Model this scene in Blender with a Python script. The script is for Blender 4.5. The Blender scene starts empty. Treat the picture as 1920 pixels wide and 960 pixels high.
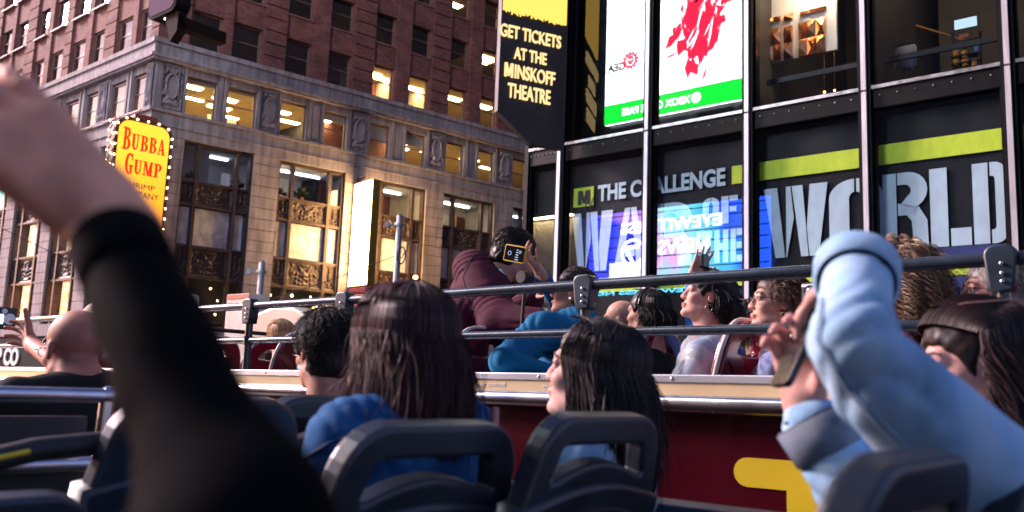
import bpy, bmesh, math, random
import numpy as np
from mathutils import Matrix, Vector
random.seed(7); rng = np.random.default_rng(11)
SC = bpy.context.scene
# ------------------------------------------------------------------ camera
FPX, PITCH, ROLL, ZC = 1658.0, math.radians(8.49), math.radians(2.2), 3.7
cp, sp, cr, sr = math.cos(PITCH), math.sin(PITCH), math.cos(ROLL), math.sin(ROLL)
FW = np.array([0, cp, sp]); _r0 = np.array([1., 0, 0]); _u0 = np.array([0, -sp, cp])
RI = cr*_r0 + sr*_u0; UP = -sr*_r0 + cr*_u0
CP = np.array([0, 0, ZC])
cam = bpy.data.objects.new('camera', bpy.data.cameras.new('camera')); SC.collection.objects.link(cam)
m = Matrix.Identity(4)
for i in range(3): m[i][0], m[i][1], m[i][2], m[i][3] = RI[i], UP[i], -FW[i], CP[i]
cam.matrix_world = m
cam.data.sensor_width = 36; cam.data.lens = 36*FPX/1920
cam.data.clip_start = .02; cam.data.clip_end = 600
cam.data.dof.use_dof = True; cam.data.dof.focus_distance = 5.2; cam.data.dof.aperture_fstop = 3.4
SC.camera = cam
# ------------------------------------------------------------------ sky, sun, exposure
W = bpy.data.worlds.new('World'); SC.world = W; W.use_nodes = True
nt = W.node_tree; bg = nt.nodes['Background']
sky = nt.nodes.new('ShaderNodeTexSky'); sky.sky_type = 'NISHITA'; sky.sun_disc = False
SUN_EL, SUN_AZ = math.radians(7), math.radians(-68)      # azimuth from +Y towards +X
sky.sun_elevation = SUN_EL; sky.sun_rotation = SUN_AZ
sky.air_density = 1.3; sky.dust_density = 2.0; sky.ozone_density = 2.5
tint = nt.nodes.new('ShaderNodeMix'); tint.data_type = 'RGBA'; tint.blend_type = 'MULTIPLY'
tint.inputs[0].default_value = 1; tint.inputs[7].default_value = (.93, .77, 1.17, 1)
nt.links.new(sky.outputs[0], tint.inputs[6]); nt.links.new(tint.outputs[2], bg.inputs[0])
bg.inputs[1].default_value = .115
sl = bpy.data.lights.new('sun', 'SUN'); sl.energy = 2.8; sl.angle = math.radians(14); sl.color = (1, .74, .76)
so = bpy.data.objects.new('sun', sl); SC.collection.objects.link(so)
sd = Vector((math.sin(SUN_AZ)*math.cos(SUN_EL+.33), math.cos(SUN_AZ)*math.cos(SUN_EL+.33), math.sin(SUN_EL+.33)))
so.rotation_euler = (-sd).to_track_quat('-Z', 'Y').to_euler()
SC.view_settings.view_transform = 'Standard'; SC.view_settings.look = 'None'
SC.view_settings.exposure = 1.6; SC.view_settings.gamma = 1
SC.cycles.use_denoising = True
SC.cycles.max_bounces = 8; SC.cycles.transparent_max_bounces = 12
SC.cycles.sample_clamp_indirect = 6
# ------------------------------------------------------------------ helpers
def ray(px, py): return FW + RI*((px-960)/FPX) - UP*((py-480)/FPX)
def at(px, py, d): return CP + ray(px, py)*d
def rad(a): return math.radians(a)
def hexc(r, g, b): return (r, g, b)
def frame(o, ex, up=(0, 0, 1)):
    ex = np.array(ex, float); ex /= np.linalg.norm(ex); up = np.array(up, float)
    ey = np.cross(up, ex); ey /= np.linalg.norm(ey); ez = np.cross(ex, ey)
    M = Matrix.Identity(4)
    for i in range(3): M[i][0], M[i][1], M[i][2], M[i][3] = ex[i], ey[i], ez[i], o[i]
    return M
def put(o, M): o.matrix_basis = M; return o
def tag(o, label=None, cat=None, group=None, kind=None):
    if label: o['label'] = label
    if cat: o['category'] = cat
    if group: o['group'] = group
    if kind: o['kind'] = kind
    return o
def link(o, parent=None):
    SC.collection.objects.link(o)
    if parent is not None: o.parent = parent
    return o
def thing(name, label, cat, M=None, group=None):
    o = bpy.data.objects.new(name, None); o.empty_display_size = .1; link(o)
    if M is not None: o.matrix_basis = M
    return tag(o, label, cat, group)
def copy_tree(o, parent=None):
    c = o.copy(); SC.collection.objects.link(c)
    if parent is not None: c.parent = parent
    for ch in list(o.children): copy_tree(ch, c)
    return c
# materials
def mat(name, col, rough=.6, metal=0., var=.18, scale=6., bump=0., bscale=60., spec=.5, detail=5, coat=0., stretch=None, sheen=0.):
    m = bpy.data.materials.new(name); m.use_nodes = True; t = m.node_tree; b = t.nodes['Principled BSDF']
    tc = t.nodes.new('ShaderNodeTexCoord'); src = tc.outputs['Object']
    if stretch:
        mp = t.nodes.new('ShaderNodeMapping'); mp.inputs['Scale'].default_value = stretch
        t.links.new(src, mp.inputs[0]); src = mp.outputs[0]
    n = t.nodes.new('ShaderNodeTexNoise'); n.inputs['Scale'].default_value = scale; n.inputs['Detail'].default_value = detail
    t.links.new(src, n.inputs[0])
    r = t.nodes.new('ShaderNodeValToRGB'); r.color_ramp.elements[0].position = .3; r.color_ramp.elements[1].position = .7
    lo = [max(0, c*(1-var)) for c in col]; hi = [min(1, c*(1+var)) for c in col]
    r.color_ramp.elements[0].color = (*lo, 1); r.color_ramp.elements[1].color = (*hi, 1)
    t.links.new(n.outputs[0], r.inputs[0]); t.links.new(r.outputs[0], b.inputs['Base Color'])
    rm = t.nodes.new('ShaderNodeMapRange'); rm.inputs[3].default_value = max(0, rough-.1); rm.inputs[4].default_value = min(1, rough+.1)
    t.links.new(n.outputs[0], rm.inputs[0]); t.links.new(rm.outputs[0], b.inputs['Roughness'])
    b.inputs['Metallic'].default_value = metal; b.inputs['Specular IOR Level'].default_value = spec
    if coat: b.inputs['Coat Weight'].default_value = coat; b.inputs['Coat Roughness'].default_value = .08
    if sheen: b.inputs['Sheen Weight'].default_value = sheen
    if bump:
        n2 = t.nodes.new('ShaderNodeTexNoise'); n2.inputs['Scale'].default_value = bscale; n2.inputs['Detail'].default_value = 4
        t.links.new(src, n2.inputs[0]); bp = t.nodes.new('ShaderNodeBump'); bp.inputs[0].default_value = bump; bp.inputs[1].default_value = .02
        t.links.new(n2.outputs[0], bp.inputs[2]); t.links.new(bp.outputs[0], b.inputs['Normal'])
    return m
def emis(name, col, s):
    m = bpy.data.materials.new(name); m.use_nodes = True; t = m.node_tree
    for n in list(t.nodes):
        if n.type == 'BSDF_PRINCIPLED': t.nodes.remove(n)
    e = t.nodes.new('ShaderNodeEmission'); e.inputs[0].default_value = (*col, 1); e.inputs[1].default_value = s
    t.links.new(e.outputs[0], t.nodes['Material Output'].inputs[0]); return m
def glass(name, base, tintc=(.9, .95, 1), rough=.0, warp=0.):
    m = bpy.data.materials.new(name); m.use_nodes = True; t = m.node_tree; t.nodes.remove(t.nodes['Principled BSDF'])
    fr = t.nodes.new('ShaderNodeLayerWeight'); pw_ = t.nodes.new('ShaderNodeMath'); pw_.operation = 'POWER'; pw_.inputs[1].default_value = 5
    t.links.new(fr.outputs['Facing'], pw_.inputs[0])
    ad = t.nodes.new('ShaderNodeMath'); ad.operation = 'MULTIPLY_ADD'; ad.inputs[1].default_value = .94-base; ad.inputs[2].default_value = base+.04; ad.use_clamp = True
    t.links.new(pw_.outputs[0], ad.inputs[0])
    tr = t.nodes.new('ShaderNodeBsdfTransparent'); tr.inputs[0].default_value = (*tintc, 1)
    gl = t.nodes.new('ShaderNodeBsdfGlossy'); gl.inputs['Roughness'].default_value = rough
    if warp:
        tc = t.nodes.new('ShaderNodeTexCoord'); n = t.nodes.new('ShaderNodeTexNoise'); n.inputs['Scale'].default_value = .7
        t.links.new(tc.outputs['Object'], n.inputs[0]); bp = t.nodes.new('ShaderNodeBump'); bp.inputs[0].default_value = warp; bp.inputs[1].default_value = .02
        t.links.new(n.outputs[0], bp.inputs[2]); t.links.new(bp.outputs[0], gl.inputs['Normal'])
    mx = t.nodes.new('ShaderNodeMixShader'); t.links.new(ad.outputs[0], mx.inputs[0])
    t.links.new(tr.outputs[0], mx.inputs[1]); t.links.new(gl.outputs[0], mx.inputs[2])
    t.links.new(mx.outputs[0], t.nodes['Material Output'].inputs[0]); return m
def attr_mat(name, rough=.5, spec=.5, bump=0, bscale=200, sss=0., sheen=0., stretch=None):
    m = mat(name, (.5, .5, .5), rough, 0, 0.0, 10, bump, bscale, spec, sheen=sheen, stretch=stretch); t = m.node_tree; b = t.nodes['Principled BSDF']
    a = t.nodes.new('ShaderNodeAttribute'); a.attribute_name = 'Col'
    n = t.nodes.new('ShaderNodeTexNoise'); n.inputs['Scale'].default_value = 35; n.inputs['Detail'].default_value = 4
    tc = t.nodes.new('ShaderNodeTexCoord'); t.links.new(tc.outputs['Object'], n.inputs[0])
    mr = t.nodes.new('ShaderNodeMapRange'); mr.inputs[1].default_value = .3; mr.inputs[2].default_value = .7; mr.inputs[3].default_value = .82; mr.inputs[4].default_value = 1.15
    t.links.new(n.outputs[0], mr.inputs[0])
    mm = t.nodes.new('ShaderNodeVectorMath'); mm.operation = 'SCALE'; t.links.new(a.outputs['Color'], mm.inputs[0]); t.links.new(mr.outputs[0], mm.inputs['Scale'])
    t.links.new(mm.outputs[0], b.inputs['Base Color'])
    if sss: b.inputs['Subsurface Weight'].default_value = sss; b.inputs['Subsurface Radius'].default_value = (.012, .005, .003); b.inputs['Subsurface Scale'].default_value = 1
    return m
class MB:
    """collects shapes; build() links them as ONE mesh object"""
    def __init__(s): s.v = []; s.f = []; s.m = []; s.sm = []; s.mi = 0
    def add(s, v, f, smooth=False):
        o = len(s.v); s.v += [tuple(map(float, p)) for p in v]; s.f += [tuple(i+o for i in q) for q in f]
        s.m += [s.mi]*len(f); s.sm += [smooth]*len(f); return s
    def box(s, x0, x1, y0, y1, z0, z1, M=None):
        v = [(x, y, z) for x in (x0, x1) for y in (y0, y1) for z in (z0, z1)]
        if M is not None: v = [tuple(M @ Vector(p)) for p in v]
        return s.add(v, [(0, 1, 3, 2), (4, 6, 7, 5), (0, 4, 5, 1), (2, 3, 7, 6), (0, 2, 6, 4), (1, 5, 7, 3)])
    def cbox(s, x0, x1, y0, y1, z0, z1, c=.01):
        a = [(x0+c, y0), (x1-c, y0), (x1, y0+c), (x1, y1-c), (x1-c, y1), (x0+c, y1), (x0, y1-c), (x0, y0+c)]
        return s.prism([(p[0], p[1]) for p in a], z0, z1, axis='z')
    def prism(s, poly, a, b, axis='y', smooth=False):
        n = len(poly)
        mk = {'y': lambda p, t: (p[0], t, p[1]), 'z': lambda p, t: (p[0], p[1], t), 'x': lambda p, t: (t, p[0], p[1])}[axis]
        v = [mk(p, a) for p in poly]+[mk(p, b) for p in poly]
        return s.add(v, [tuple(range(n)), tuple(range(2*n-1, n-1, -1))]+[(i, n+i, n+(i+1) % n, (i+1) % n) for i in range(n)], smooth)
    def quad(s, a, b, c, d): return s.add([a, b, c, d], [(0, 1, 2, 3)])
    def tube(s, pts, r, n=10, cap=True):
        P = [np.array(p, float) for p in pts]; k = len(P); rr = r if hasattr(r, '__len__') else [r]*k
        t0 = P[1]-P[0]; ref = np.array([0, 0, 1.]) if abs(t0[2]) < .9*np.linalg.norm(t0) else np.array([1., 0, 0])
        u = np.cross(t0, ref); u /= np.linalg.norm(u); v = []
        for i in range(k):
            t = P[min(i+1, k-1)]-P[max(i-1, 0)]; t = t/(np.linalg.norm(t)+1e-12)
            u = u-t*(u@t); u /= np.linalg.norm(u)+1e-12; w = np.cross(t, u)
            v += [P[i]+rr[i]*(math.cos(2*math.pi*j/n)*u+math.sin(2*math.pi*j/n)*w) for j in range(n)]
        f = [(i*n+j, i*n+(j+1) % n, (i+1)*n+(j+1) % n, (i+1)*n+j) for i in range(k-1) for j in range(n)]
        s.add(v, f, True)
        if cap: s.add(v[:n], [tuple(range(n-1, -1, -1))]); s.add(v[-n:], [tuple(range(n))])
        return s
    def ball(s, c, r, nu=12, nv=8, M=None):
        r = r if hasattr(r, '__len__') else (r, r, r); v = []; f = []
        for i in range(nv+1):
            th = math.pi*i/nv
            for j in range(nu):
                ph = 2*math.pi*j/nu; p = Vector((r[0]*math.sin(th)*math.cos(ph), r[1]*math.sin(th)*math.sin(ph), r[2]*math.cos(th)))
                if M is not None: p = M @ p
                v.append((c[0]+p[0], c[1]+p[1], c[2]+p[2]))
        for i in range(nv):
            for j in range(nu): f.append((i*nu+j, (i+1)*nu+j, (i+1)*nu+(j+1) % nu, i*nu+(j+1) % nu))
        return s.add(v, f, True)
    def mesh(s, m2):
        return s.add([p.co[:] for p in m2.vertices], [tuple(p.vertices) for p in m2.polygons])
    def data(s, name, mats):
        d = bpy.data.meshes.new(name); d.from_pydata(s.v, [], s.f)
        for m in (mats if isinstance(mats, (list, tuple)) else [mats]): d.materials.append(m)
        d.polygons.foreach_set('material_index', s.m); d.polygons.foreach_set('use_smooth', s.sm)
        if name != 'pane':
            bm = bmesh.new(); bm.from_mesh(d); bmesh.ops.recalc_face_normals(bm, faces=bm.faces); bm.to_mesh(d); bm.free()
        d.update(); return d
    def build(s, name, mats, parent=None, M=None, bevel=0):
        o = bpy.data.objects.new(name, s.data(name, mats)); link(o, parent)
        if M is not None: o.matrix_basis = M
        if bevel:
            b = o.modifiers.new('b', 'BEVEL'); b.width = bevel; b.segments = 2; b.limit_method = 'ANGLE'; b.angle_limit = rad(40)
        return o
def curve_mesh(splines, ext, bev=0.0, res=2):
    """2D outlines (holes allowed) -> extruded mesh data, outline in x,y, thickness along z"""
    cu = bpy.data.curves.new('c', 'CURVE'); cu.dimensions = '2D'; cu.fill_mode = 'BOTH'; cu.extrude = ext; cu.bevel_depth = bev; cu.bevel_resolution = res
    for sp_ in splines:
        q = cu.splines.new('POLY'); q.points.add(len(sp_)-1); q.use_cyclic_u = True
        for i, p in enumerate(sp_): q.points[i].co = (p[0], p[1], 0, 1)
    o = bpy.data.objects.new('c', cu); SC.collection.objects.link(o)
    dg = bpy.context.evaluated_depsgraph_get(); d = bpy.data.meshes.new_from_object(o.evaluated_get(dg))
    bpy.data.objects.remove(o); bpy.data.curves.remove(cu); return d
def obj_from(d, name, m, parent=None, M=None, smooth=False):
    d.name = name; d.materials.clear(); d.materials.append(m)
    if smooth: d.polygons.foreach_set('use_smooth', [True]*len(d.polygons))
    o = bpy.data.objects.new(name, d); link(o, parent)
    if M is not None: o.matrix_basis = M
    return o
def text_data(txt, x0, x1, z0, z1, y=0., depth=.004, weight=0., space=1.):
    """lettering filling the box x0..x1, z0..z1 of the local x-z plane, facing -y, thickness towards +y"""
    cu = bpy.data.curves.new('t', 'FONT'); cu.body = txt; cu.align_x = 'LEFT'; cu.extrude = .01; cu.offset = weight; cu.space_character = space; cu.resolution_u = 4
    o = bpy.data.objects.new('t', cu); SC.collection.objects.link(o)
    dg = bpy.context.evaluated_depsgraph_get(); d = bpy.data.meshes.new_from_object(o.evaluated_get(dg))
    bpy.data.objects.remove(o); bpy.data.curves.remove(cu)
    P = np.array([v.co[:] for v in d.vertices]); lo = P.min(0); hi = P.max(0)
    Q = np.zeros_like(P)
    Q[:, 0] = x0+(P[:, 0]-lo[0])/(hi[0]-lo[0])*(x1-x0); Q[:, 2] = z0+(P[:, 1]-lo[1])/(hi[1]-lo[1])*(z1-z0)
    Q[:, 1] = y-(P[:, 2]-lo[2])/(hi[2]-lo[2])*depth
    d.vertices.foreach_set('co', Q.ravel()); d.update(); return d
def bold_m(mb, x0, x1, z0, z1, y=0., depth=.03, t=.24):
    w, h = x1-x0, z1-z0; P = lambda *q: [(x0+a*w, z0+b*h) for a, b in q]
    for k, p in enumerate((P((0, 0), (t, 0), (t, 1), (0, 1)), P((1-t, 0), (1, 0), (1, 1), (1-t, 1)), P((t*.5, 1), (t*1.25, 1), (.5+t*.36, .08), (.5-t*.36, .08)), P((1-t*.5, 1), (1-t*1.25, 1), (.5-t*.36, .08), (.5+t*.36, .08)))): mb.prism(p, y-depth-.0006*k, y)
def texts(items, name, m, parent, M=None):
    """several lines of lettering as one mesh"""
    mb = MB()
    for it in items:
        s, x0, x1, z0, z1, kw = it
        if s[0] == 'M': bold_m(mb, x0, x0+(x1-x0)*.165, z0, z1, kw['y'], kw['depth']); s, x0 = s[1:], x0+(x1-x0)*.20
        mb.mesh(text_data(s, x0, x1, z0, z1, **kw))
    return mb.build(name, m, parent, M)
def relief(w, h, nx, nz, fn, depth):
    """carved panel: front at y=-fn*depth, in the x-z plane"""
    X, Z = np.meshgrid(np.linspace(0, 1, nx), np.linspace(0, 1, nz), indexing='ij'); D = fn(X, Z)*depth
    v = np.stack([X*w, -D, Z*h], -1).reshape(-1, 3)
    f = [(i*nz+j, (i+1)*nz+j, (i+1)*nz+j+1, i*nz+j+1) for i in range(nx-1) for j in range(nz-1)]
    b = MB(); b.add(v, f, True); return b
# ------------------------------------------------------------------ materials of the setting
def brickmat(name, c1, c2, mortar):
    m = mat(name, c1, .85, 0, .3, 2.2, .0); t = m.node_tree; b = t.nodes['Principled BSDF']
    tc = t.nodes.new('ShaderNodeTexCoord'); s = t.nodes.new('ShaderNodeSeparateXYZ'); c = t.nodes.new('ShaderNodeCombineXYZ'); ad = t.nodes.new('ShaderNodeMath')
    t.links.new(tc.outputs['Object'], s.inputs[0]); t.links.new(s.outputs[0], ad.inputs[0]); t.links.new(s.outputs[1], ad.inputs[1])
    t.links.new(ad.outputs[0], c.inputs[0]); t.links.new(s.outputs[2], c.inputs[1])
    br = t.nodes.new('ShaderNodeTexBrick'); br.inputs['Scale'].default_value = 1; br.inputs['Brick Width'].default_value = .34; br.inputs['Row Height'].default_value = .13
    br.inputs['Mortar Size'].default_value = .014; br.inputs['Color1'].default_value = (*c1, 1); br.inputs['Color2'].default_value = (*c2, 1); br.inputs['Mortar'].default_value = (*mortar, 1)
    t.links.new(c.outputs[0], br.inputs[0])
    n = t.nodes.new('ShaderNodeTexNoise'); n.inputs['Scale'].default_value = 1.3; n.inputs['Detail'].default_value = 8; t.links.new(c.outputs[0], n.inputs[0])
    n3 = t.nodes.new('ShaderNodeTexNoise'); n3.inputs['Scale'].default_value = 9; n3.inputs['Detail'].default_value = 3; t.links.new(c.outputs[0], n3.inputs[0])
    mu = t.nodes.new('ShaderNodeMath'); mu.operation = 'ADD'; t.links.new(n.outputs[0], mu.inputs[0]); t.links.new(n3.outputs[0], mu.inputs[1])
    mr = t.nodes.new('ShaderNodeMapRange'); mr.inputs[1].default_value = .65; mr.inputs[2].default_value = 1.35; mr.inputs[3].default_value = .5; mr.inputs[4].default_value = 1.5; t.links.new(mu.outputs[0], mr.inputs[0])
    vm = t.nodes.new('ShaderNodeVectorMath'); vm.operation = 'SCALE'; t.links.new(br.outputs[0], vm.inputs[0]); t.links.new(mr.outputs[0], vm.inputs['Scale'])
    t.links.new(vm.outputs[0], b.inputs['Base Color'])
    bp = t.nodes.new('ShaderNodeBump'); bp.inputs[0].default_value = .5; bp.inputs[1].default_value = .02; t.links.new(br.outputs[1], bp.inputs[2]); bp.invert = True
    t.links.new(bp.outputs[0], b.inputs['Normal']); return m
def stonemat(name, col):
    m = mat(name, col, .8, 0, .22, 1.1, .25, 25, detail=9); t = m.node_tree; b = t.nodes['Principled BSDF']
    # rain streaks and soot: stretched noise multiplies the stone colour
    tc = t.nodes.new('ShaderNodeTexCoord'); mp = t.nodes.new('ShaderNodeMapping'); mp.inputs['Scale'].default_value = (5, 5, .5)
    n = t.nodes.new('ShaderNodeTexNoise'); n.inputs['Scale'].default_value = 1; n.inputs['Detail'].default_value = 7
    t.links.new(tc.outputs['Object'], mp.inputs[0]); t.links.new(mp.outputs[0], n.inputs[0])
    mr = t.nodes.new('ShaderNodeMapRange'); mr.inputs[1].default_value = .35; mr.inputs[2].default_value = .65; mr.inputs[3].default_value = .62; mr.inputs[4].default_value = 1.1
    t.links.new(n.outputs[0], mr.inputs[0]); vm = t.nodes.new('ShaderNodeVectorMath'); vm.operation = 'SCALE'
    old = b.inputs['Base Color'].links[0].from_socket; t.links.new(old, vm.inputs[0]); t.links.new(mr.outputs[0], vm.inputs['Scale']); t.links.new(vm.outputs[0], b.inputs['Base Color'])
    return m
BRICK = brickmat('red_brick', (.24, .075, .062), (.155, .05, .045), (.12, .075, .075))
STONE = stonemat('limestone', (.285, .245, .275))
STONE2 = stonemat('rusticated_stone', (.33, .265, .27))
BRONZE = mat('cast_bronze', (.075, .05, .045), .5, .35, .35, 5, .2, 40)
BLACKF = mat('black_window_frame', (.012, .012, .014), .45, .2, .3, 12)
SASH = mat('painted_window_sash', (.20, .11, .10), .55, 0, .2, 8)
DARKROOM = mat('dark_room', (.02, .02, .023), .9, 0, .5, 1.); BOUNCE_FLOOR = mat('bounce_floor', (.42, .36, .26), .9, 0, .2, 2.)
ROOMWALL = mat('office_wall', (.62, .56, .48), .9, 0, .12, .8)
ROOMBLUE = mat('pale_office_wall', (.55, .56, .62), .9, 0, .15, .8)
CEIL = mat('office_ceiling', (.45, .34, .17), .9, 0, .12, 1.5)
PANELON = emis('ceiling_light_panel', (1, .70, .30), 16)
BULB = emis('warm_bulb', (1, .60, .22), 9)
WGLASS = glass('window_glass', .22, (.75, .8, .82), 0, .25)
SHOPGLASS = glass('shop_glass', .05, (.9, .92, .95), 0, .3)
PLASTIC = mat('dusty_plastic_sheet', (.66, .62, .58), .35, 0, .3, 3.2, .8, 9, stretch=(1, 1, .6))
BLUETAPE = mat('blue_tape', (.05, .10, .38), .6)
BLIND = mat('roller_blind', (.62, .64, .66), .8, 0, .1, 3)
STEEL = mat('galvanised_steel', (.42, .44, .48), .45, .8, .2, 12, .1)
DARKSTEEL = mat('dark_painted_steel', (.03, .028, .03), .5, .3, .3, 8)
# ------------------------------------------------------------------ ground, road, pavements
ASPH = mat('asphalt', (.045, .045, .048), .7, 0, .35, 2, .5, 90)
PAVE = mat('pavement_concrete', (.22, .21, .2), .8, 0, .25, 1.2, .3, 40)
PAINT = mat('road_paint', (.7, .7, .66), .7, 0, .2, 5)
g = MB(); g.quad((-400, -400, 0), (400, -400, 0), (400, 400, 0), (-400, 400, 0)); tag(g.build('ground', ASPH), kind='structure')
bb = np.array([-math.sin(rad(49.5)), math.cos(rad(49.5)), 0])
cor = at(300, 75, 38); cor[2] = 0
exA = np.array([math.sin(rad(50.6)), math.cos(rad(50.6)), 0]); exB = -np.array([-math.sin(rad(49.9)), math.cos(rad(49.9)), 0])
FA = frame(cor, exA); FB = frame(cor, exB)                       # street faces of the corner building, -y is outwards
fo = at(1217, 238, 15); fo[2] = 0
FF = frame(fo, -bb)                                              # face of the glass building, -y is outwards
k = MB(); k.box(-7, 90, -5, 20, 0, .14, FA); k.box(-90, 0, -4, 20, 0, .139, FB); tag(k.build('pavement', PAVE), kind='structure')
k = MB(); k.box(-4.5, 60, -3.6, 25, 0, .14, FF); tag(k.build('pavement', PAVE), kind='structure')
rm_ = MB()
for i in range(26): rm_.box(-40+i*4, -38+i*4, -7.6, -7.45, .004, .008, FF)
tag(rm_.build('road_marking', PAINT), kind='structure')
# ------------------------------------------------------------------ corner office building
bld = thing('office_building', 'red brick and limestone corner office block with carved frieze and lit windows', 'building', Matrix.Translation(cor))
iT = Matrix.Translation(-Vector(cor)); LA = iT @ FA; LB = iT @ FB
A0, A1, B0, B1 = 0., 30., -42., 0.
winA = [(1.33, 2.68), (3.16, 4.55), (5.74, 7.05), (7.97, 9.23), (10.5, 11.7), (12.66, 13.91), (15.17, 16.4), (17.35, 18.5), (19.8, 20.95), (22.0, 23.2), (24.5, 25.7), (26.7, 27.9)]
winB = [(-1.97, -.72), (-4.0, -2.52), (-6.5, -5.18), (-8.69, -7.15), (-11.12, -9.6), (-13.2, -11.8), (-16.1, -14.5), (-18.2, -16.6), (-20.7, -19.3), (-22.8, -21.4), (-25.3, -23.8), (-27.4, -25.9), (-30, -28.6), (-32.2, -30.8), (-34.8, -33.4), (-37, -35.6)]
winB = sorted(winB)
ROWS = [(18.02, 19.72), (20.9, 22.5), (23.8, 25.4), (26.7, 28.3)]
FRZ = (14.9, 16.66)
def fill_row(mb, u0, u1, z0, z1, wins, wz, y0, y1):
    mb.box(u0, u1, y0, y1, z0, wz[0]); mb.box(u0, u1, y0, y1, wz[1], z1); e = u0
    for a, b in sorted(wins)+[(u1, u1)]:
        if a > e: mb.box(e, a, y0, y1, wz[0], wz[1])
        e = b
def edges(z): return [17.9]+[(ROWS[i][1]+ROWS[i+1][0])/2 for i in range(3)]+[31]
for F, u0, u1, wins, nm in ((LA, A0, A1, winA, 'a'), (LB, B0, -.001, winB, 'b')):
    w = MB(); E_ = edges(0)
    for i, r in enumerate(ROWS): fill_row(w, u0, u1 if nm == 'a' else -.45, E_[i], E_[i+1], wins, r, .0, .45)
    if nm == 'b': w.box(-.45, -.001, .001, .45, 17.9, 31)
    # brick piers stand proud between window pairs, with sunk joints; spandrels sit back
    prs = [(wins[i], wins[i+1]) for i in range(0, len(wins)-1, 2)]
    edge = sorted([p for q in prs for a in q for p in a])
    for i in range(1, len(edge)-1, 2):
        a, b = edge[i]+.06, edge[i+1]-.06
        if i % 4 == 1: w.box(a, b, -.09, .002, 17.9, 31)          # smooth pier inside a pair
        else:
            z = 17.95
            while z < 31: w.box(a, b, -.10, .002, z, z+.56); z += .62
    if nm == 'a':
        z = 17.95
        while z < 31: w.box(.002, 1.2, -.10, .002, z, z+.56); w.box(.0, .005, -.09, .4, z, z+.56); z += .62
    else:
        z = 17.95
        while z < 31: w.box(-.66, -.003, -.10, .002, z, z+.56); z += .62
    w.build('brick_wall', BRICK, bld, F)
    # stone: cornice, courses, frieze, belt
    s = MB(); e1 = .0
    a0, a1 = (u0, u1) if nm == 'a' else (u0, .0)
    def band(y, z0, z1): 
        if nm == 'a': s.box(-abs(y), u1, y, .3, z0, z1)
        else: s.box(u0, abs(y)-.0007, y-.0005, .3, z0+.0005, z1-.0005)
    band(-.34, 17.72, 17.93); band(-.26, 17.22, 17.72); band(-.38, 17.10, 17.22); band(-.30, 17.0, 17.1)
    fill_row(s, a0+(.001 if nm == 'a' else 0), a1-.002, 14.9, 17.0, wins, FRZ, -.02, .42)
    band(-.20, 14.78, 14.9); band(-.08, 14.28, 14.78); band(-.13, 14.2, 14.28); band(-.06, 13.80, 14.2)
    for q in prs:                                                  # pilaster strips beside each window of the frieze
        (x0, x1), (x2, x3) = q
        for a, b in ((x0-.16, x0-.05), (x1+.06, x1+.2), (x2-.2, x2-.06), (x3+.05, x3+.16)): s.box(a, b, -.09, -.021, 14.9, 17.0)
        s.box(x1+.28, x2-.28, -.05, -.021, 15.05, 16.8)
    s.build('stone_band', STONE, bld, F)
    # carved cartouches between the pairs
    gaps = [(edge[i], edge[i+1]) for i in range(3, len(edge)-1, 4)]
    gaps.append((0.05, 1.3) if nm == 'a' else (-.68, -.03))
    def cart(X, Z):
        x = (X-.5)*2; z = (Z-.52)*2; rr = np.sqrt((x/.62)**2+(z/.56)**2)
        oval = np.where(rr < .86, .45, 0)+np.exp(-((rr-1)/.09)**2)*.9
        sc = (np.sin(9*x*np.sign(x)+5*np.sin(6*z))*np.sin(11*z+4*np.sin(5*np.abs(x))))
        orn = np.clip(sc, 0, 1)*.9*((rr > 1.12) & (np.abs(x) < .92))*((Z > .12) & (Z < .93))
        base = np.where((Z > .1) & (Z < .2) & (np.abs(x) < .8), .6, 0)
        frame_ = np.where((np.abs(x) > .94) | (Z < .03) | (Z > .965), .55, 0)
        return np.maximum.reduce([oval, orn, base, frame_])
    for a, b in gaps:
        a2, b2 = (a+.2, b-.2) if b-a > .9 else (a+.06, b-.06)
        c = relief(b2-a2, 1.95, 46, 64, cart, .17)
        c.build('carved_cartouche', STONE, bld, F @ Matrix.Translation((a2, -.03, 14.97)))
# windows: frame, sash rails and glass; recessed in the wall
def window(w, h, fm, gm, depth=.22, sashy=True):
    o = MB(); t = .07
    o.box(0, t, 0, .1, 0, h); o.box(w-t, w, 0, .1, 0, h); o.box(t, w-t, 0, .1, h-t, h); o.box(t, w-t, 0, .1, 0, t)
    if sashy: o.box(t, w-t, .02, .09, h*.52, h*.52+.05)
    o.box(-.03, w+.03, -.30, .0, -.07, -.002)
    f = o.build('window', fm, None); SC.collection.objects.unlink(f); SC.collection.objects.link(f)
    gq = MB(); gq.quad((t, .05, t), (w-t, .05, t), (w-t, .05, h-t), (t, .05, h-t)); gq.build('pane', gm, f)
    return f
def place(proto, F, u, y, z, sx=1.): 
    o = proto if not proto.get('used') else copy_tree(proto); proto['used'] = 1
    o.parent = bld; o.matrix_basis = F @ Matrix.Translation((u, y, z)) @ Matrix.Diagonal((sx, 1, 1, 1)); return o
pb = window(1.3, 1.7, SASH, WGLASS); pf = window(1.3, 1.76, SASH, SHOPGLASS); pb2 = window(1.3, 1.7, SASH, SHOPGLASS)
for F, wins, nm in ((LA, winA, 'a'), (LB, winB, 'b')):
    for a, b in wins:
        yb, yf = (.22, .2) if nm == 'a' else (.09, .07)
        for i, r in enumerate(ROWS):
            if nm == 'b' and a < -28 and i < 1: continue
            place(pb2 if nm == 'a' else pb, F, a, yb, r[0], (b-a)/1.3)
        place(pf if nm == 'a' else pb, F, a, yf, FRZ[0], (b-a)/1.3)
for o in (pb, pf, pb2): del o['used']
for o in bld.children:
    if 'used' in o: del o['used']
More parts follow.
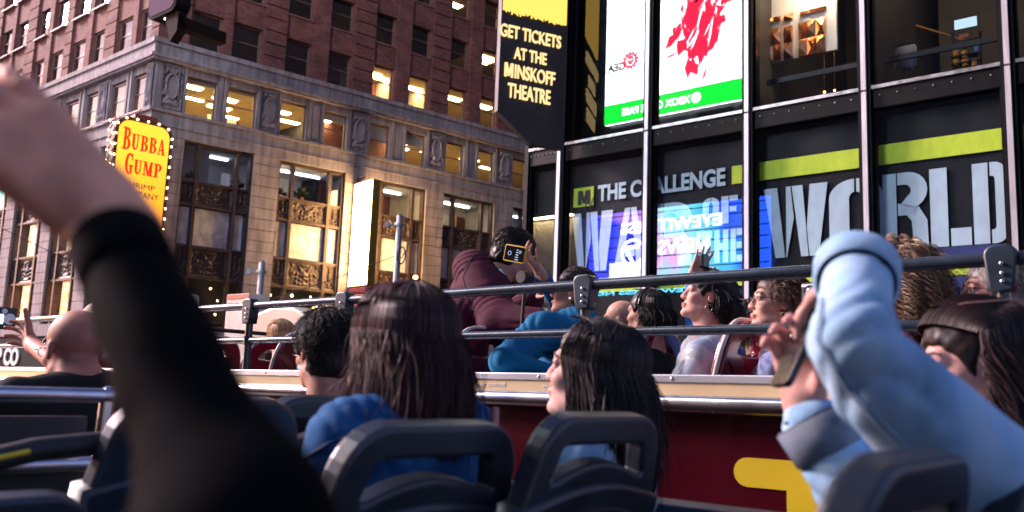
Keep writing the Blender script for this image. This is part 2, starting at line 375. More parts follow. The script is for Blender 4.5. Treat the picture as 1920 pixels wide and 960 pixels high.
# rooms behind: floor slabs with ceilings, partitions, light panels
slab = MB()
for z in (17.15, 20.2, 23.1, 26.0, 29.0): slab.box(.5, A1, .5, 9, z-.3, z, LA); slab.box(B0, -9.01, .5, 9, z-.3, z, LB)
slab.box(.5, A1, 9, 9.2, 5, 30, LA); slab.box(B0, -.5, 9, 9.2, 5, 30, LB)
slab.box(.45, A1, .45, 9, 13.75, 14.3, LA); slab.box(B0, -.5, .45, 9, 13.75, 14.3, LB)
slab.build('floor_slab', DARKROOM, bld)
ce = MB(); ce.box(.45, 26, .5, 8.9, 16.80, 16.84, LA); ce.box(10.0, 26, .5, 5.9, 19.74, 19.78, LA); ce.box(15.1, 26, .5, 5.9, 25.42, 25.44, LA); ce.box(17.3, 26, .5, 6, 22.52, 22.54, LA)
ce.build('office_ceiling', CEIL, bld); cp_ = MB(); cp_.box(.46, 26, .5, 7.1, 14.301, 14.33, LA); cp_.box(9.95, 26, .5, 4.5, 17.151, 17.17, LA); cp_.build('bounce_floor', BOUNCE_FLOOR, bld)  # pale floors added to bounce panel light up onto the ceilings

iw = MB(); iw.box(.5, 26, 7.2, 7.3, 14.32, 16.8, LA); iw.box(10, 26, 4.6, 4.7, 17.16, 19.74, LA); iw.box(15.1, 26, 5, 5.1, 23.1, 25.4, LA); iw.box(9.8, 9.9, .5, 5, 17.16, 19.74, LA)
iw.box(14.45, 14.55, .5, 4.6, 17.16, 19.74, LA); iw.box(12.25, 12.35, .5, 4.6, 17.16, 19.74, LA)
iw.build('office_wall', ROOMWALL, bld)
lp = MB(); lp.box(0, 1.1, 0, .45, 0, .03); lpd = lp.data('ceiling_light', PANELON)
spots = [(1.5, 1.6), (2.2, 3.2), (3.4, 2.2), (3.7, 3.7), (4.6, 5.0), (6.1, 2.1), (7.2, 3.3), (8.2, 1.7), (8.9, 2.5), (8.6, 4), (10.9, 2.6), (11.6, 3.6), (13.3, 2.3), (13.9, 3.4), (15.7, 2.9), (18.2, 2.5), (20.2, 3.2)]
spots = [(a, b, 16.77) for a, b in spots]+[(10.6, 1.2, 19.70), (11.5, 1.5, 19.70), (13.4, 1.6, 19.7), (16.0, 1.4, 19.70), (18.1, 1.3, 19.7), (15.9, 1.7, 25.38), (18., .9, 22.48), (18., 1.5, 22.48)]
for a, b, z in spots:
    o = bpy.data.objects.new('ceiling_light', lpd); link(o, bld); o.matrix_basis = LA @ Matrix.Translation((a, b, z))
bk = MB(); bk.mi = 0
for j in range(3):
    bk.mi = 0; bk.box(3.3, 5.0, 3.0, 3.3, 14.9+j*.42, 14.93+j*.42); x = 3.32
    while x < 4.95:
        wd = random.uniform(.04, .09); bk.mi = random.choice((1, 1, 2)); bk.box(x, x+wd-.008, 3.02, 3.25, 14.93+j*.42, 14.93+j*.42+random.uniform(.22, .34)); x += wd
bk.build('bookcase', [BLACKF, mat('pale_book', (.7, .66, .55)), mat('dark_book', (.08, .05, .04))], bld, LA)
bl = MB()
for a, h in ((.05, .55), (1.8, .28)): pass
for u0, u1, h in ((7.97, 9.23, .35), (10.5, 11.7, .75), (12.66, 13.91, .62), (1.33, 2.68, .16), (3.16, 4.55, .12)): bl.box(u0+.05, u1-.05, .40, .415, FRZ[1]-h, FRZ[1], LA)
for u0, u1 in winB[-9:]: 
    for r in ROWS[:3]: bl.box(u0+.05, u1-.05, .40, .415, r[1]-random.choice((.75, .85, .8, .5)), r[1], LB)
for u0, u1 in winB[-9:]: bl.box(u0+.05, u1-.05, .40, .415, FRZ[1]-random.choice((.9, 1.1, .7)), FRZ[1], LB)
bl.build('roller_blind', BLIND, bld)
pic = MB()
for a, z, w, h in ((12.5, 18.95, .28, .3), (12.5, 18.5, .28, .36), (12.95, 18.72, .2, .24), (13.2, 18.95, .2, .22), (13.0, 18.35, .24, .24)): 
    pic.mi = 0; pic.box(a+.2, a+.2+w, 4.56, 4.6, z, z+h); pic.mi = 1; pic.box(a+.23, a+.17+w, 4.55, 4.561, z+.03, z+h-.03)
pic.build('picture_frame', [BLACKF, mat('picture_paper', (.75, .68, .55))], bld, LA)
# lower storeys: piers of cut stone, tall bronze bays
bayA = [(1.43, 4.6), (5.87, 9.3), (10.75, 14.05), (15.18, 18.6), (19.95, 23.3), (24.7, 28)]
bayB = [(-4.4, -1.3), (-8.75, -5.6), (-13.4, -9.85), (-18.0, -14.5), (-22.5, -19.1), (-27, -23.6), (-32, -28.4), (-37, -33.2)]
def swirl(X, Z, seed=0.):
    x = np.abs(X-.5)*2; z = Z-.5
    a = np.sin(10*x+4.5*np.sin(5.5*z+seed)+1.2)*np.cos(8*z*2+3.5*np.sin(7*x+seed))
    vase = np.exp(-((x/.13)**2))*(.6+.4*np.cos(14*z)); fr_ = np.where((X < .025) | (X > .975) | (Z < .07) | (Z > .93), .8, 0)
    return np.maximum.reduce([np.clip(a, 0, 1)*(np.abs(z) < .4), vase*(np.abs(z) < .38), fr_])
def bay(F, u0, u1, lit, plastic, shop):
    W_ = u1-u0; c = [u0, u0+.20*W_, u0+.245*W_, u0+.765*W_, u0+.81*W_, u1]
    fr = MB()
    fr.box(u0, u0+.1, .1, .4, .2, 13.8); fr.box(u1-.1, u1, .1, .4, .2, 13.8); fr.box(c[1], c[2], .1, .35, .2, 13.8); fr.box(c[3], c[4], .1, .35, .2, 13.8)
    fr.box(u0+.1, u1-.1, .12, .38, 13.68, 13.8)
    for z in (12.02, 10.98, 9.18, 7.86, 6.0): fr.box(u0+.1, u1-.1, .12, .38, z, z+.09)
    root = fr.build('window_bay', BRONZE, bld, F)
    spans = [(u0+.1, c[1]), (c[2], c[3]), (c[4], u1-.1)]
    for z0, z1 in ((11.07, 12.02), (7.95, 9.18)):
        for i, (a, b) in enumerate(spans):
            r = relief(b-a, z1-z0, 50 if i == 1 else 24, 34, (lambda X, Z: swirl(X, Z, .6)) if i == 1 else (lambda X, Z: swirl(X*.6+.2, Z, 2.)), .09)
            r.build('spandrel_panel', BRONZE, root, Matrix.Translation((a, .26, z0)))
    for a, b in spans:
        for z0, z1 in ((12.11, 13.68), (6.09, 7.86))+(() if plastic else ((9.27, 10.98),)):
            gq = MB(); gq.quad((a, .3, z0), (b, .3, z0), (b, .3, z1), (a, .3, z1)); gq.build('pane', SHOPGLASS, root)
    if plastic:
        for a, b in spans:
            pl = MB(); tp = MB()
            nx, nz = 20, 24; X, Z = np.meshgrid(np.linspace(0, 1, nx), np.linspace(0, 1, nz), indexing='ij')
            D = .012*np.sin(14*X+9*np.sin(4*Z+a)+a)*np.cos(8*Z+5*X)
            v = np.stack([a+.05+X*(b-a-.1), .31+D, 9.32+Z*1.62], -1).reshape(-1, 3)
            pl.add(v, [(i*nz+j, (i+1)*nz+j, (i+1)*nz+j+1, i*nz+j+1) for i in range(nx-1) for j in range(nz-1)], True)
            for q in ((a, a+.05, 9.27, 10.98), (b-.05, b, 9.27, 10.98), (a+.05, b-.05, 9.27, 9.32)): tp.box(q[0], q[1], .285, .3, q[2], q[3])
            pl.build('plastic_sheet', PLASTIC, root); tp.build('tape_edge', BLUETAPE, root)
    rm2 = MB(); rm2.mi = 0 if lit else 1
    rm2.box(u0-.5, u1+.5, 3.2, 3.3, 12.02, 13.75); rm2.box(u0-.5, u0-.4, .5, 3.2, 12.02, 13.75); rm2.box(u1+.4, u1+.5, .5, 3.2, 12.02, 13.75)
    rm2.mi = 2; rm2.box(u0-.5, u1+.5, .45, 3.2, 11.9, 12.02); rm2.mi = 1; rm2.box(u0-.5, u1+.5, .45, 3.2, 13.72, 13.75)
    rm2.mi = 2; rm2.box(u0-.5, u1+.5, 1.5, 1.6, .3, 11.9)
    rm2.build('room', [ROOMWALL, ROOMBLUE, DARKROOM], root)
    q = MB(); q.box(u0+.3, u1-.6, 1.5, 1.62, 13.62, 13.68); q.build('strip_light', emis('office_strip_light', (.85, .9, 1) if not lit else (1, .85, .6), 3.0 if not lit else 7), root)
    return root
for i, (a, b) in enumerate(bayA): bay(LA, a, b, i in (2, 3), i in (0, 1, 2, 3), 0)
for i, (a, b) in enumerate(bayB): bay(LB, a, b, False, False, 1)
def piers(F, edges_):
    for a, b in edges_:
        q = MB(); q.box(a+.03, b-.03, .03, .45, .14, 13.8); z = 5.8
        while z < 13.7:
            q.box(a, b, -.04, .05, z+.012, min(z+.49, 13.79)); z += .505
        q.build('stone_pier', STONE2, bld, F)
eA = [0.01]+[x for p in bayA for x in p]+[30]; piers(LA, [(eA[i], eA[i+1]) for i in range(0, len(eA), 2)])
eB = [-42]+[x for p in sorted(bayB) for x in p]+[-.05]; piers(LB, [(eB[i], eB[i+1]) for i in range(0, len(eB), 2)])
ld = MB(); ld.box(-.5, 30, -.35, .1, 5.25, 5.8, LA); ld.box(-42, .3, -.352, .1, 5.251, 5.799, LB); ld.build('stone_ledge', STONE, bld)
body = MB(); body.box(9.3, 30, 9.3, 20, 0, 31, LA); body.box(-42, -.4, 9.3, 14, 0, 31, LB); body.box(.0, 30, 9.21, 20, 31, 31.4, LA); body.build('rear_block', BRICK, bld)
# ------------------------------------------------------------------ opposite block across the street: carries the screens mirrored in the glass
VD = 24.0
nF = np.array([FF[0][1], FF[1][1], 0])                            # inwards
def virt(px, py, V=VD):
    d = ray(px, py); o = fo+nF*V; t = ((o-CP)@nF)/(d@nF); P = CP+d*t-fo
    return float(P @ np.array([FF[0][0], FF[1][0], 0])), float(P[2])
FM = FF @ Matrix.Translation((0, -VD, 0)) @ Matrix.Rotation(math.pi, 4, 'Z')   # its face looks back at the glass; local x = -u
x_l = -virt(990, 300)[0]; x_r = -virt(1920, 300)[0]
opp = thing('office_tower', 'dark glass and granite tower across the street carrying lit screens', 'building', FM)
ob = MB(); ob.box(x_r-10, x_l+.6, .4, 14, 0, 44); ob.build('wall', mat('dark_granite', (.03, .03, .034), .35, 0, .3, 3), opp)
of = MB()
for i in range(int((x_l-x_r+10)/2.4)):
    for j in range(7): of.box(x_r-9.6+i*2.4, x_r-7.6+i*2.4, .32, .4, 1+j*3.6, 3.6+j*3.6)
of.build('window_glazing', mat('dark_glazing', (.02, .022, .03), .08, 0, .1, 2), opp)
# ------------------------------------------------------------------ glass-fronted building with window banners
gb = thing('glass_building', 'glass fronted building with pale mullions and tall window banners', 'building', FF)
FIN = mat('brushed_aluminium_fin', (.62, .58, .62), .4, .5, .1, 20, stretch=(1, 1, .1))
CURT = mat('black_curtain_wall', (.004, .004, .0048), .5, .0, .3, 6, spec=.14)
SILVER = mat('worn_silver_trim', (.45, .43, .45), .35, .8, .35, 9)
BIGGLASS = glass('curtain_wall_glass', .13, (.96, .98, 1), 0, .05)
MU = [-1.84, 0., 1.81, 3.6, 5.42, 7.24, 9.06, 10.9]
UL = -2.68
for u in MU:
    q = MB(); q.box(u-.085, u-.036, -.06, .22, .2, 16); q.box(u+.036, u+.085, -.06, .22, .2, 16); o = q.build('mullion', CURT, gb)
    q = MB()
    for z0, z1 in ((.2, 4.6), (4.62, 8.06), (8.09, 11.5), (11.53, 16)): q.box(u-.034, u+.034, -.10, .1, z0, z1)
    q.build('mullion_fin', FIN, o)
q = MB(); q.box(UL, UL+.09, -.05, .3, .2, 16); q.box(UL+.0, UL+.085, .301, 12, .2, 16); q.build('mullion', CURT, gb)
ed = [UL]+MU
for i in range(len(ed)-1):
    a = ed[i]+(.085 if i else .09); b = ed[i+1]-.085
    for z0, z1 in ((11.4, 11.7), (4.3, 4.75)): t = MB(); t.box(a, b, -.02, .2, z0, z1); t.build('transom', CURT, gb)
    t = MB(); t.box(a, b, -.02, .2, 7.82, 8.12); tr = t.build('transom', CURT, gb)
    s = MB(); s.box(a, b, -.05, -.021, 8.10, 8.15); s.build('transom_trim', SILVER, tr)
    s = MB()
    for k_ in range(7): s.ball((a+(k_+.5)*(b-a)/7, -.028, 8.0), .012, 8, 4)
    s.build('bolt', SILVER, tr)
    for z0, z1 in ((4.75, 7.84), (8.12, 11.4), (11.7, 16), (.3, 4.3)): gq = MB(); gq.quad((a, .06, z0), (b, .06, z0), (b, .06, z1), (a, .06, z1)); gq.build('pane', BIGGLASS, gb)
    t_ = .032
    for z0, z1 in ((4.75, 7.84), (8.12, 11.4)):
        f = MB()
        f.box(a, a+t_, .0, .1, z0, z1); f.box(b-t_, b, .0, .1, z0, z1); f.box(a+t_, b-t_, .0, .1, z0, z0+t_); f.box(a+t_, b-t_, .0, .1, z1-t_, z1)
        f.build('window_frame', CURT, gb)
tw = MB(); tw.box(UL, 12, 0, 60, 16.05, 46); tw.box(UL+.2, 12, 12.05, 60, 0, 16); tw.build('dark_backdrop_block', mat('dark_backdrop', (.02, .02, .024), .35, .1, .3, 2), gb)  # unseen block added so the office windows mirror dark instead of sky
sl2 = MB(); sl2.box(UL+.09, 12, .3, 11, 7.85, 7.95); sl2.box(UL+.09, 12, .3, 11, 11.5, 11.6); sl2.box(UL+.09, 12, .3, 11, 15.9, 16); sl2.box(UL+.09, 12, 3.6, 11, 4.4, 4.5); sl2.box(UL+.09, 12, 11, 11.2, 0, 16)
sl2.build('floor_slab', DARKROOM, gb)
INW = mat('showroom_wall', (.022, .02, .02), .8, 0, .2, 1); GREYW = mat('grey_stair_wall', (.075, .07, .07), .8, 0, .15, 1); PALEB = mat('pale_panel', (.50, .52, .58), .7, 0, .1, 2)
iw = MB(); iw.box(UL+.1, 12, 4.2, 4.3, 7.95, 11.5); iw.mi = 1; iw.box(3.8, 5.6, 3.2, 3.3, 7.95, 11.5); iw.box(-1.5, -.4, 2.4, 2.5, 7.95, 10.2); iw.mi = 0; iw.box(3.5, 3.6, .3, 4.2, 7.95, 11.5); iw.box(1.76, 1.86, .3, 4.2, 7.95, 11.5)
iw.build('interior_wall', [INW, GREYW], gb)
ro = MB(); ro.box(1.95, 3.47, .35, .40, 8.62, 8.70); ro.box(3.75, 5.3, .35, .40, 8.60, 8.68); ro.build('interior_rail', BLACKF, gb)
# display of gold letters on a pale board, pendant lamps, jumper, tumblers on a rack
GOLD = mat('hammered_gold', (.80, .36, .15), .22, 1, .2, 8)
def loc(px, py, y):
    d = ray(px, py); o = fo+nF*y; t = ((o-CP)@nF)/(d@nF); P = CP+d*t-fo
    return float(P @ np.array([FF[0][0], FF[1][0], 0])), float(P[2])
Y = .75
dp = thing('letter_display', 'gold faceted letters on a pale board behind the glass', 'display', FF @ Matrix.Translation((0, Y, 0)))
u0, z0 = loc(1437, 125, Y); u1, z1 = loc(1568, 5, Y)
q = MB(); q.box(u0, u1, 0, .06, z0+.04, z1+.6); q.build('board', PALEB, dp)
def facet(u0, u1, z0, z1, nx, nz, d):
    b = MB(); 
    for i in range(nx):
        for j in range(nz):
            a0, a1 = u0+(u1-u0)*i/nx, u0+(u1-u0)*(i+1)/nx; b0, b1 = z0+(z1-z0)*j/nz, z0+(z1-z0)*(j+1)/nz; ap = (a0+(a1-a0)*(.85 if (i+j) % 2 else .25), -.03-d, (b0+b1)/2)
            c = [(a0, -.03, b0), (a1, -.03, b0), (a1, -.03, b1), (a0, -.03, b1)]
            for k_ in range(4): b.add([c[k_], c[(k_+1) % 4], ap], [(0, 1, 2)])
            b.box(a0, a1, -.03, .0, b0, b1)
    return b
for x0, x1, ya, yb, nx, nz in ((1437, 1465, 118, 52, 2, 2), (1471, 1487, 112, 48, 1, 2), (1499, 1547, 108, 33, 3, 2), (1437, 1465, 45, 30, 2, 1), (1471, 1487, 40, 25, 1, 1), (1501, 1550, 30, 12, 3, 1)):
    a, c_ = loc(x0, ya, Y); b_, d_ = loc(x1, yb, Y); facet(a, b_, c_, d_, nx, nz, .07).build('gold_letter', GOLD, dp)
for px, py, y, r in ((1491, 137, 2.2, .075), (1491, 170, 2.6, .06), (1447, 170, 3., .03), (1546, 173, 3., .03), (1565, 170, 3., .03)):
    u, z = loc(px, py, y)
    t = thing('pendant_lamp', 'small glowing pendant lamp under the gold letters', 'lamp', FF @ Matrix.Translation((u, y, z)), 'pendant lamps behind the glass')
    q = MB(); q.ball((0, 0, 0), r*.42); q.build('bulb', emis('pendant_bulb', (1, .55, .16), 16), t)
    q = MB(); q.tube([(0, 0, r*.4), (0, 0, r*.5), (0, 0, r*.9), (0, 0, r*.95)], [r*1.35, r*1.25, r*.3, r*.1], 16); q.tube([(0, 0, r*.9), (0, 0, 11.5-z)], .005, 6); q.build('lamp_shade', mat('brass_shade', (.5, .3, .1), .4, .8), t)
Y = .9
def flat(pts, y, th, name, m, parent):
    q = MB(); q.prism([loc(px, py, y) for px, py in pts], y, y+th); return q.build(name, m, parent)
jt = thing('jumper', 'pale grey jumper hanging behind the upper glass', 'jumper', FF)
JM = mat('grey_knit', (.50, .53, .58), .9, 0, .15, 30, .3, 120)
def slab3(pts, y, th, name, m, parent):
    P = [loc(px, py, y) for px, py in pts]; q = MB(); n = len(P); c = (sum(p[0] for p in P)/n, sum(p[1] for p in P)/n)
    inn = [(c[0]+(p[0]-c[0])*.8, c[1]+(p[1]-c[1])*.9) for p in P]
    v = [(p[0], y+th*.5, p[1]) for p in P]+[(p[0], y, p[1]) for p in inn]+[(p[0], y+th, p[1]) for p in inn]
    f = [(i, (i+1) % n, n+(i+1) % n, n+i) for i in range(n)]+[((i+1) % n, i, 2*n+i, 2*n+(i+1) % n) for i in range(n)]+[tuple(range(n, 2*n)), tuple(range(3*n-1, 2*n-1, -1))]
    q.add(v, f, True); return q.build(name, m, parent)
slab3([(1680, 88), (1696, 84), (1713, 81), (1712, 127), (1688, 129)], Y, .12, 'body', JM, jt); slab3([(1713, 82), (1716, 84), (1717, 123), (1713, 123), (1710, 98)], Y+.03, .08, 'sleeve', JM, jt); slab3([(1681, 90), (1679, 96), (1674, 131), (1677, 133), (1684, 105)], Y+.03, .08, 'sleeve', JM, jt)
q = MB(); a, c_ = loc(1694, 84, Y+.05); q.tube([(a, Y+.05, c_), (a, Y+.05, 8.6)], .01, 6); q.tube([(a-.12, Y+.05, c_+.01), (a+.12, Y+.05, c_+.01)], .008, 6); q.build('hanger_stand', BLACKF, jt)
ra = thing('souvenir_rack', 'black souvenir rack of amber tumblers behind the glass', 'rack', FF)
q = MB()
for px in (1786, 1836):
    a, c_ = loc(px, 60, 1.0); q.box(a-.012, a+.012, .95, 1.05, 7.96, c_)
for py in (72, 98, 112, 126):
    a, c_ = loc(1786, py, 1.); b_, _ = loc(1836, py, 1.); q.box(a-.012, b_+.012, .92, 1.1, c_-.1, c_-.085)
q.build('frame', BLACKF, ra)
a, c_ = loc(1790, 56, .98); b_, d_ = loc(1831, 30, .98); q = MB(); q.box(a, b_, .97, .99, c_, d_); q.build('sign_card', emis('lit_card', (.45, .62, .72), .55), ra)
a, c_ = loc(1799, 72, .96); b_, d_ = loc(1816, 62, .96); q = MB(); q.box(a, b_, .95, .96, c_, d_); q.build('logo_plate', mat('orange_print', (.55, .16, .04)), ra)
AMB = mat('amber_glass', (.75, .33, .03), .15, 0, .1); BLU = mat('blue_striped_shirt', (.12, .22, .38), .8, 0, .4, 20, stretch=(.2, .2, 3))
for px, py in ((1793, 102), (1809, 102), (1793, 118), (1810, 118), (1828, 118)):
    a, c_ = loc(px, py, .98); t = MB(); t.tube([(a, .98, c_-.05), (a, .98, c_+.045)], [.042, .05], 14)
    tag(t.build('tumbler', AMB), 'small amber tumbler standing on the souvenir rack', 'tumbler', 'tumblers on the souvenir rack').matrix_basis = FF
for px in (1792, 1832):
    a, c_ = loc(px, 96, .97); b_, d_ = loc(px+14, 76, .97); t = MB(); t.cbox(a-.04, a+.05, .96, 1.0, c_, d_); tag(t.build('folded_shirt', BLU), 'blue striped cloth hung on the %s post of the souvenir rack' % ('left' if px < 1800 else 'right'), 'shirt').matrix_basis = FF
wp = MB(); a, c_ = loc(1660, 0, 1.5); b_, d_ = loc(1790, 38, 1.5); wp.box(-.01, math.hypot(b_-a, d_-c_)+.1, 0, .05, 0, .025)
wp.build('stair_edge', mat('gold_stair_edge', (.6, .32, .12), .4, .6), gb, Matrix.Translation((a, 2.6, c_)) @ Matrix.Rotation(math.atan2(c_-d_, b_-a), 4, 'Y'))
rl = MB()
for u, y, z in ((2.3, .45, 11.3), (3.1, .45, 11.3), (2.5, .4, 10.4), (2.9, .4, 10.4), (4.3, 1.2, 11.3), (5.0, 1.2, 11.3), (2.7, 1.5, 11.3)): rl.box(u-.12, u+.12, y-.12, y+.12, z, z+.03)
rl.build('added_spot', emis('added_spot_light', (1, .72, .42), 34), gb)  # spots added to brighten the gold letters and the showroom
# ------------------------------------------------------------------ window banners
NAVY = mat('dark_mesh_banner', (.011, .014, .020), .55, 0, .4, 3, .9, 3.5, spec=.2, stretch=(1, 1, .45))
PRINT = mat('pale_blue_print', (.58, .79, .90), .6, 0, .10, 7, .3, 4, stretch=(1, 1, .5))
LIME = mat('lime_print', (.68, .95, .05), .6, 0, .12, 8, .3, 4, stretch=(1, 1, .5))
INK = mat('black_print', (.015, .015, .02), .6)
BLUEP = mat('navy_print', (.03, .05, .22), .6)
def banner(i, label):
    a = ed[i]+(.115 if i else .12); b = ed[i+1]-.115
    t = thing('window_banner', label, 'banner', FF, 'banners hung behind the lower glass')
    nx, nz = 40, 40; X, Z = np.meshgrid(np.linspace(0, 1, nx), np.linspace(0, 1, nz), indexing='ij')
    D = .018*np.sin(9*X+5*Z+i)*np.sin(3*X-4*Z+2*i)*np.clip(Z-.62, 0, 1)*2.5
    v = np.stack([a+X*(b-a), .16+D, 4.78+Z*2.95], -1).reshape(-1, 3); q = MB(); q.add(v, [(c*nz+j, (c+1)*nz+j, (c+1)*nz+j+1, c*nz+j+1) for c in range(nx-1) for j in range(nz-1)], True)
    q.box(a, b, .17, .18, 4.78, 7.73); q.build('fabric', NAVY, t); return t, a, b
Yb = .125
def clip(poly, a, b):
    for s, lim in ((1, a), (-1, b)):
        out = []
        for i in range(len(poly)):
            p, q = poly[i], poly[(i+1) % len(poly)]; ip, iq = s*p[0] >= s*lim, s*q[0] >= s*lim
            if ip: out.append(p)
            if ip != iq: k_ = (lim-p[0])/(q[0]-p[0]); out.append((lim, p[1]+k_*(q[1]-p[1])))
        poly = out
        if not poly: break
    return poly
def arcpts(cx, cz, rx, rz, a0, a1, n=10): return [(cx+rx*math.cos(rad(a0+(a1-a0)*i/n)), cz+rz*math.sin(rad(a0+(a1-a0)*i/n))) for i in range(n+1)]
def strip_between(outer, inner):   # quads between two polylines of equal length
    return [[outer[i], outer[i+1], inner[i+1], inner[i]] for i in range(len(outer)-1)]
def letter(ch, x0, x1, z0, z1):
    """stencil capitals as lists of convex pieces"""
    w, h = x1-x0, z1-z0; X = lambda f: x0+f*w; Zz = lambda f: z0+f*h
    P = lambda *q: [(X(a), Zz(b)) for a, b in q]
    if ch == 'W': return [P((0, 1), (.22, 1), (.34, 0), (.19, 0)), P((.36, 1), (.43, 1), (.48, .55), (.37, 0), (.36, .0)), P((.45, 1), (.62, 1), (.70, 0), (.59, 0)), P((.73, 1), (1, 1), (.86, 0), (.72, 0), (.68, .4))]
    if ch == 'O':
        n = 10; L = strip_between(arcpts(X(.48), Zz(.75), .48*w, .25*h, 90, 180)+[(X(0), Zz(.25))]+arcpts(X(.48), Zz(.25), .48*w, .25*h, 180, 270), arcpts(X(.48), Zz(.72), .1*w, .1*h, 90, 180)+[(X(.38), Zz(.28))]+arcpts(X(.48), Zz(.28), .1*w, .1*h, 180, 270))
        R_ = strip_between(arcpts(X(.52), Zz(.75), .48*w, .25*h, 90, 0)+[(X(1), Zz(.25))]+arcpts(X(.52), Zz(.25), .48*w, .25*h, 0, -90), arcpts(X(.52), Zz(.72), .1*w, .1*h, 90, 0)+[(X(.62), Zz(.28))]+arcpts(X(.52), Zz(.28), .1*w, .1*h, 0, -90)); return L+R_
    if ch == 'R':
        a = [P((0, 0), (.31, 0), (.31, 1), (0, 1))]
        o = [(X(.34), Zz(1)), (X(.55), Zz(1))]+arcpts(X(.58), Zz(.76), .42*w, .24*h, 90, -60, 8)+[(X(.66), Zz(.52))]; i_ = [(X(.34), Zz(.84)), (X(.44), Zz(.84))]+arcpts(X(.48), Zz(.76), .16*w, .08*h, 90, -60, 8)+[(X(.4), Zz(.58))]
        a += strip_between(o, i_); a += [P((.34, .44), (.34, .60), (.68, .56), (.80, .5), (.7, .44)), P((.5, .46), (.8, .54), (.98, .36), (1, .0), (.68, 0), (.64, .36))]; return a
    if ch == 'L': return [P((0, 0), (.44, 0), (.44, 1), (0, 1)), P((.5, 0), (1, 0), (1, .22), (.5, .22))]
    if ch == 'D':
        o = [(X(.52), Zz(1)), (X(.62), Zz(1))]+arcpts(X(.64), Zz(.85), .36*w, .15*h, 90, 0, 5)+arcpts(X(.64), Zz(.15), .36*w, .15*h, 0, -90, 5)+[(X(.52), Zz(0))]; i_ = [(X(.52), Zz(.83)), (X(.56), Zz(.83))]+arcpts(X(.58), Zz(.77), .08*w, .06*h, 90, 0, 5)+arcpts(X(.58), Zz(.23), .08*w, .06*h, 0, -90, 5)+[(X(.52), Zz(.17))]
        return [P((0, 0), (.46, 0), (.46, 1), (0, 1))]+strip_between(o, i_)
    if ch == 'A': return [P((0, 0), (.27, 0), (.49, 1), (.32, 1)), P((.51, 1), (.68, 1), (1, 0), (.73, 0)), P((.34, .2), (.66, .2), (.62, .36), (.38, .36))]
    if ch == 'F': return [P((0, 0), (.44, 0), (.44, 1), (0, 1)), P((.5, .8), (1, .8), (1, 1), (.5, 1)), P((.5, .42), (.92, .42), (.92, .6), (.5, .6))]
    if ch == 'T': return [P((.30, 0), (.70, 0), (.70, .78), (.3, .78)), P((0, .8), (1, .8), (1, 1), (0, 1))]
    if ch == 'H': return [P((0, 0), (.38, 0), (.38, 1), (0, 1)), P((.62, 0), (1, 0), (1, 1), (.62, 1)), P((.40, .4), (.6, .4), (.6, .6), (.4, .6))]
    if ch == 'E': return [P((0, 0), (.44, 0), (.44, 1), (0, 1)), P((.5, .8), (1, .8), (1, 1), (.5, 1)), P((.5, .41), (.92, .41), (.92, .6), (.5, .6)), P((.5, 0), (1, 0), (1, .2), (.5, .2))]
    if ch == 'S': return [P((0, .8), (1, .8), (1, 1), (0, 1)), P((0, .55), (.4, .45), (.4, .8), (0, .8)), P((0, .42), (1, .42), (1, .58), (0, .58)), P((.6, .2), (1, .2), (1, .45), (.6, .5)), P((0, 0), (1, 0), (1, .2), (0, .2))]
def pieces(mb, polys, a, b, y0=Yb, y1=Yb+.006):
    for p in polys:
        c = clip(p, a, b)
        if len(c) > 2: mb.prism(c, y0, y1)
def rect(x0, x1, z0, z1): return [(x0, z0), (x1, z0), (x1, z1), (x0, z1)]
labels = ['narrow dark banner beside the building corner', 'dark window banner with lime emblem and start of the headline', 'dark window banner with end of the headline beside a lime block', 'dark window banner with large pale letters W and O', 'dark window banner with large pale letters R L D', 'dark window banner at the right edge of the photo', 'dark window banner on the near end of the glass front']
head = text_data('THE CHALLENGE', -1.11, 1.35, 7.01, 7.31, 0., .004, .035)
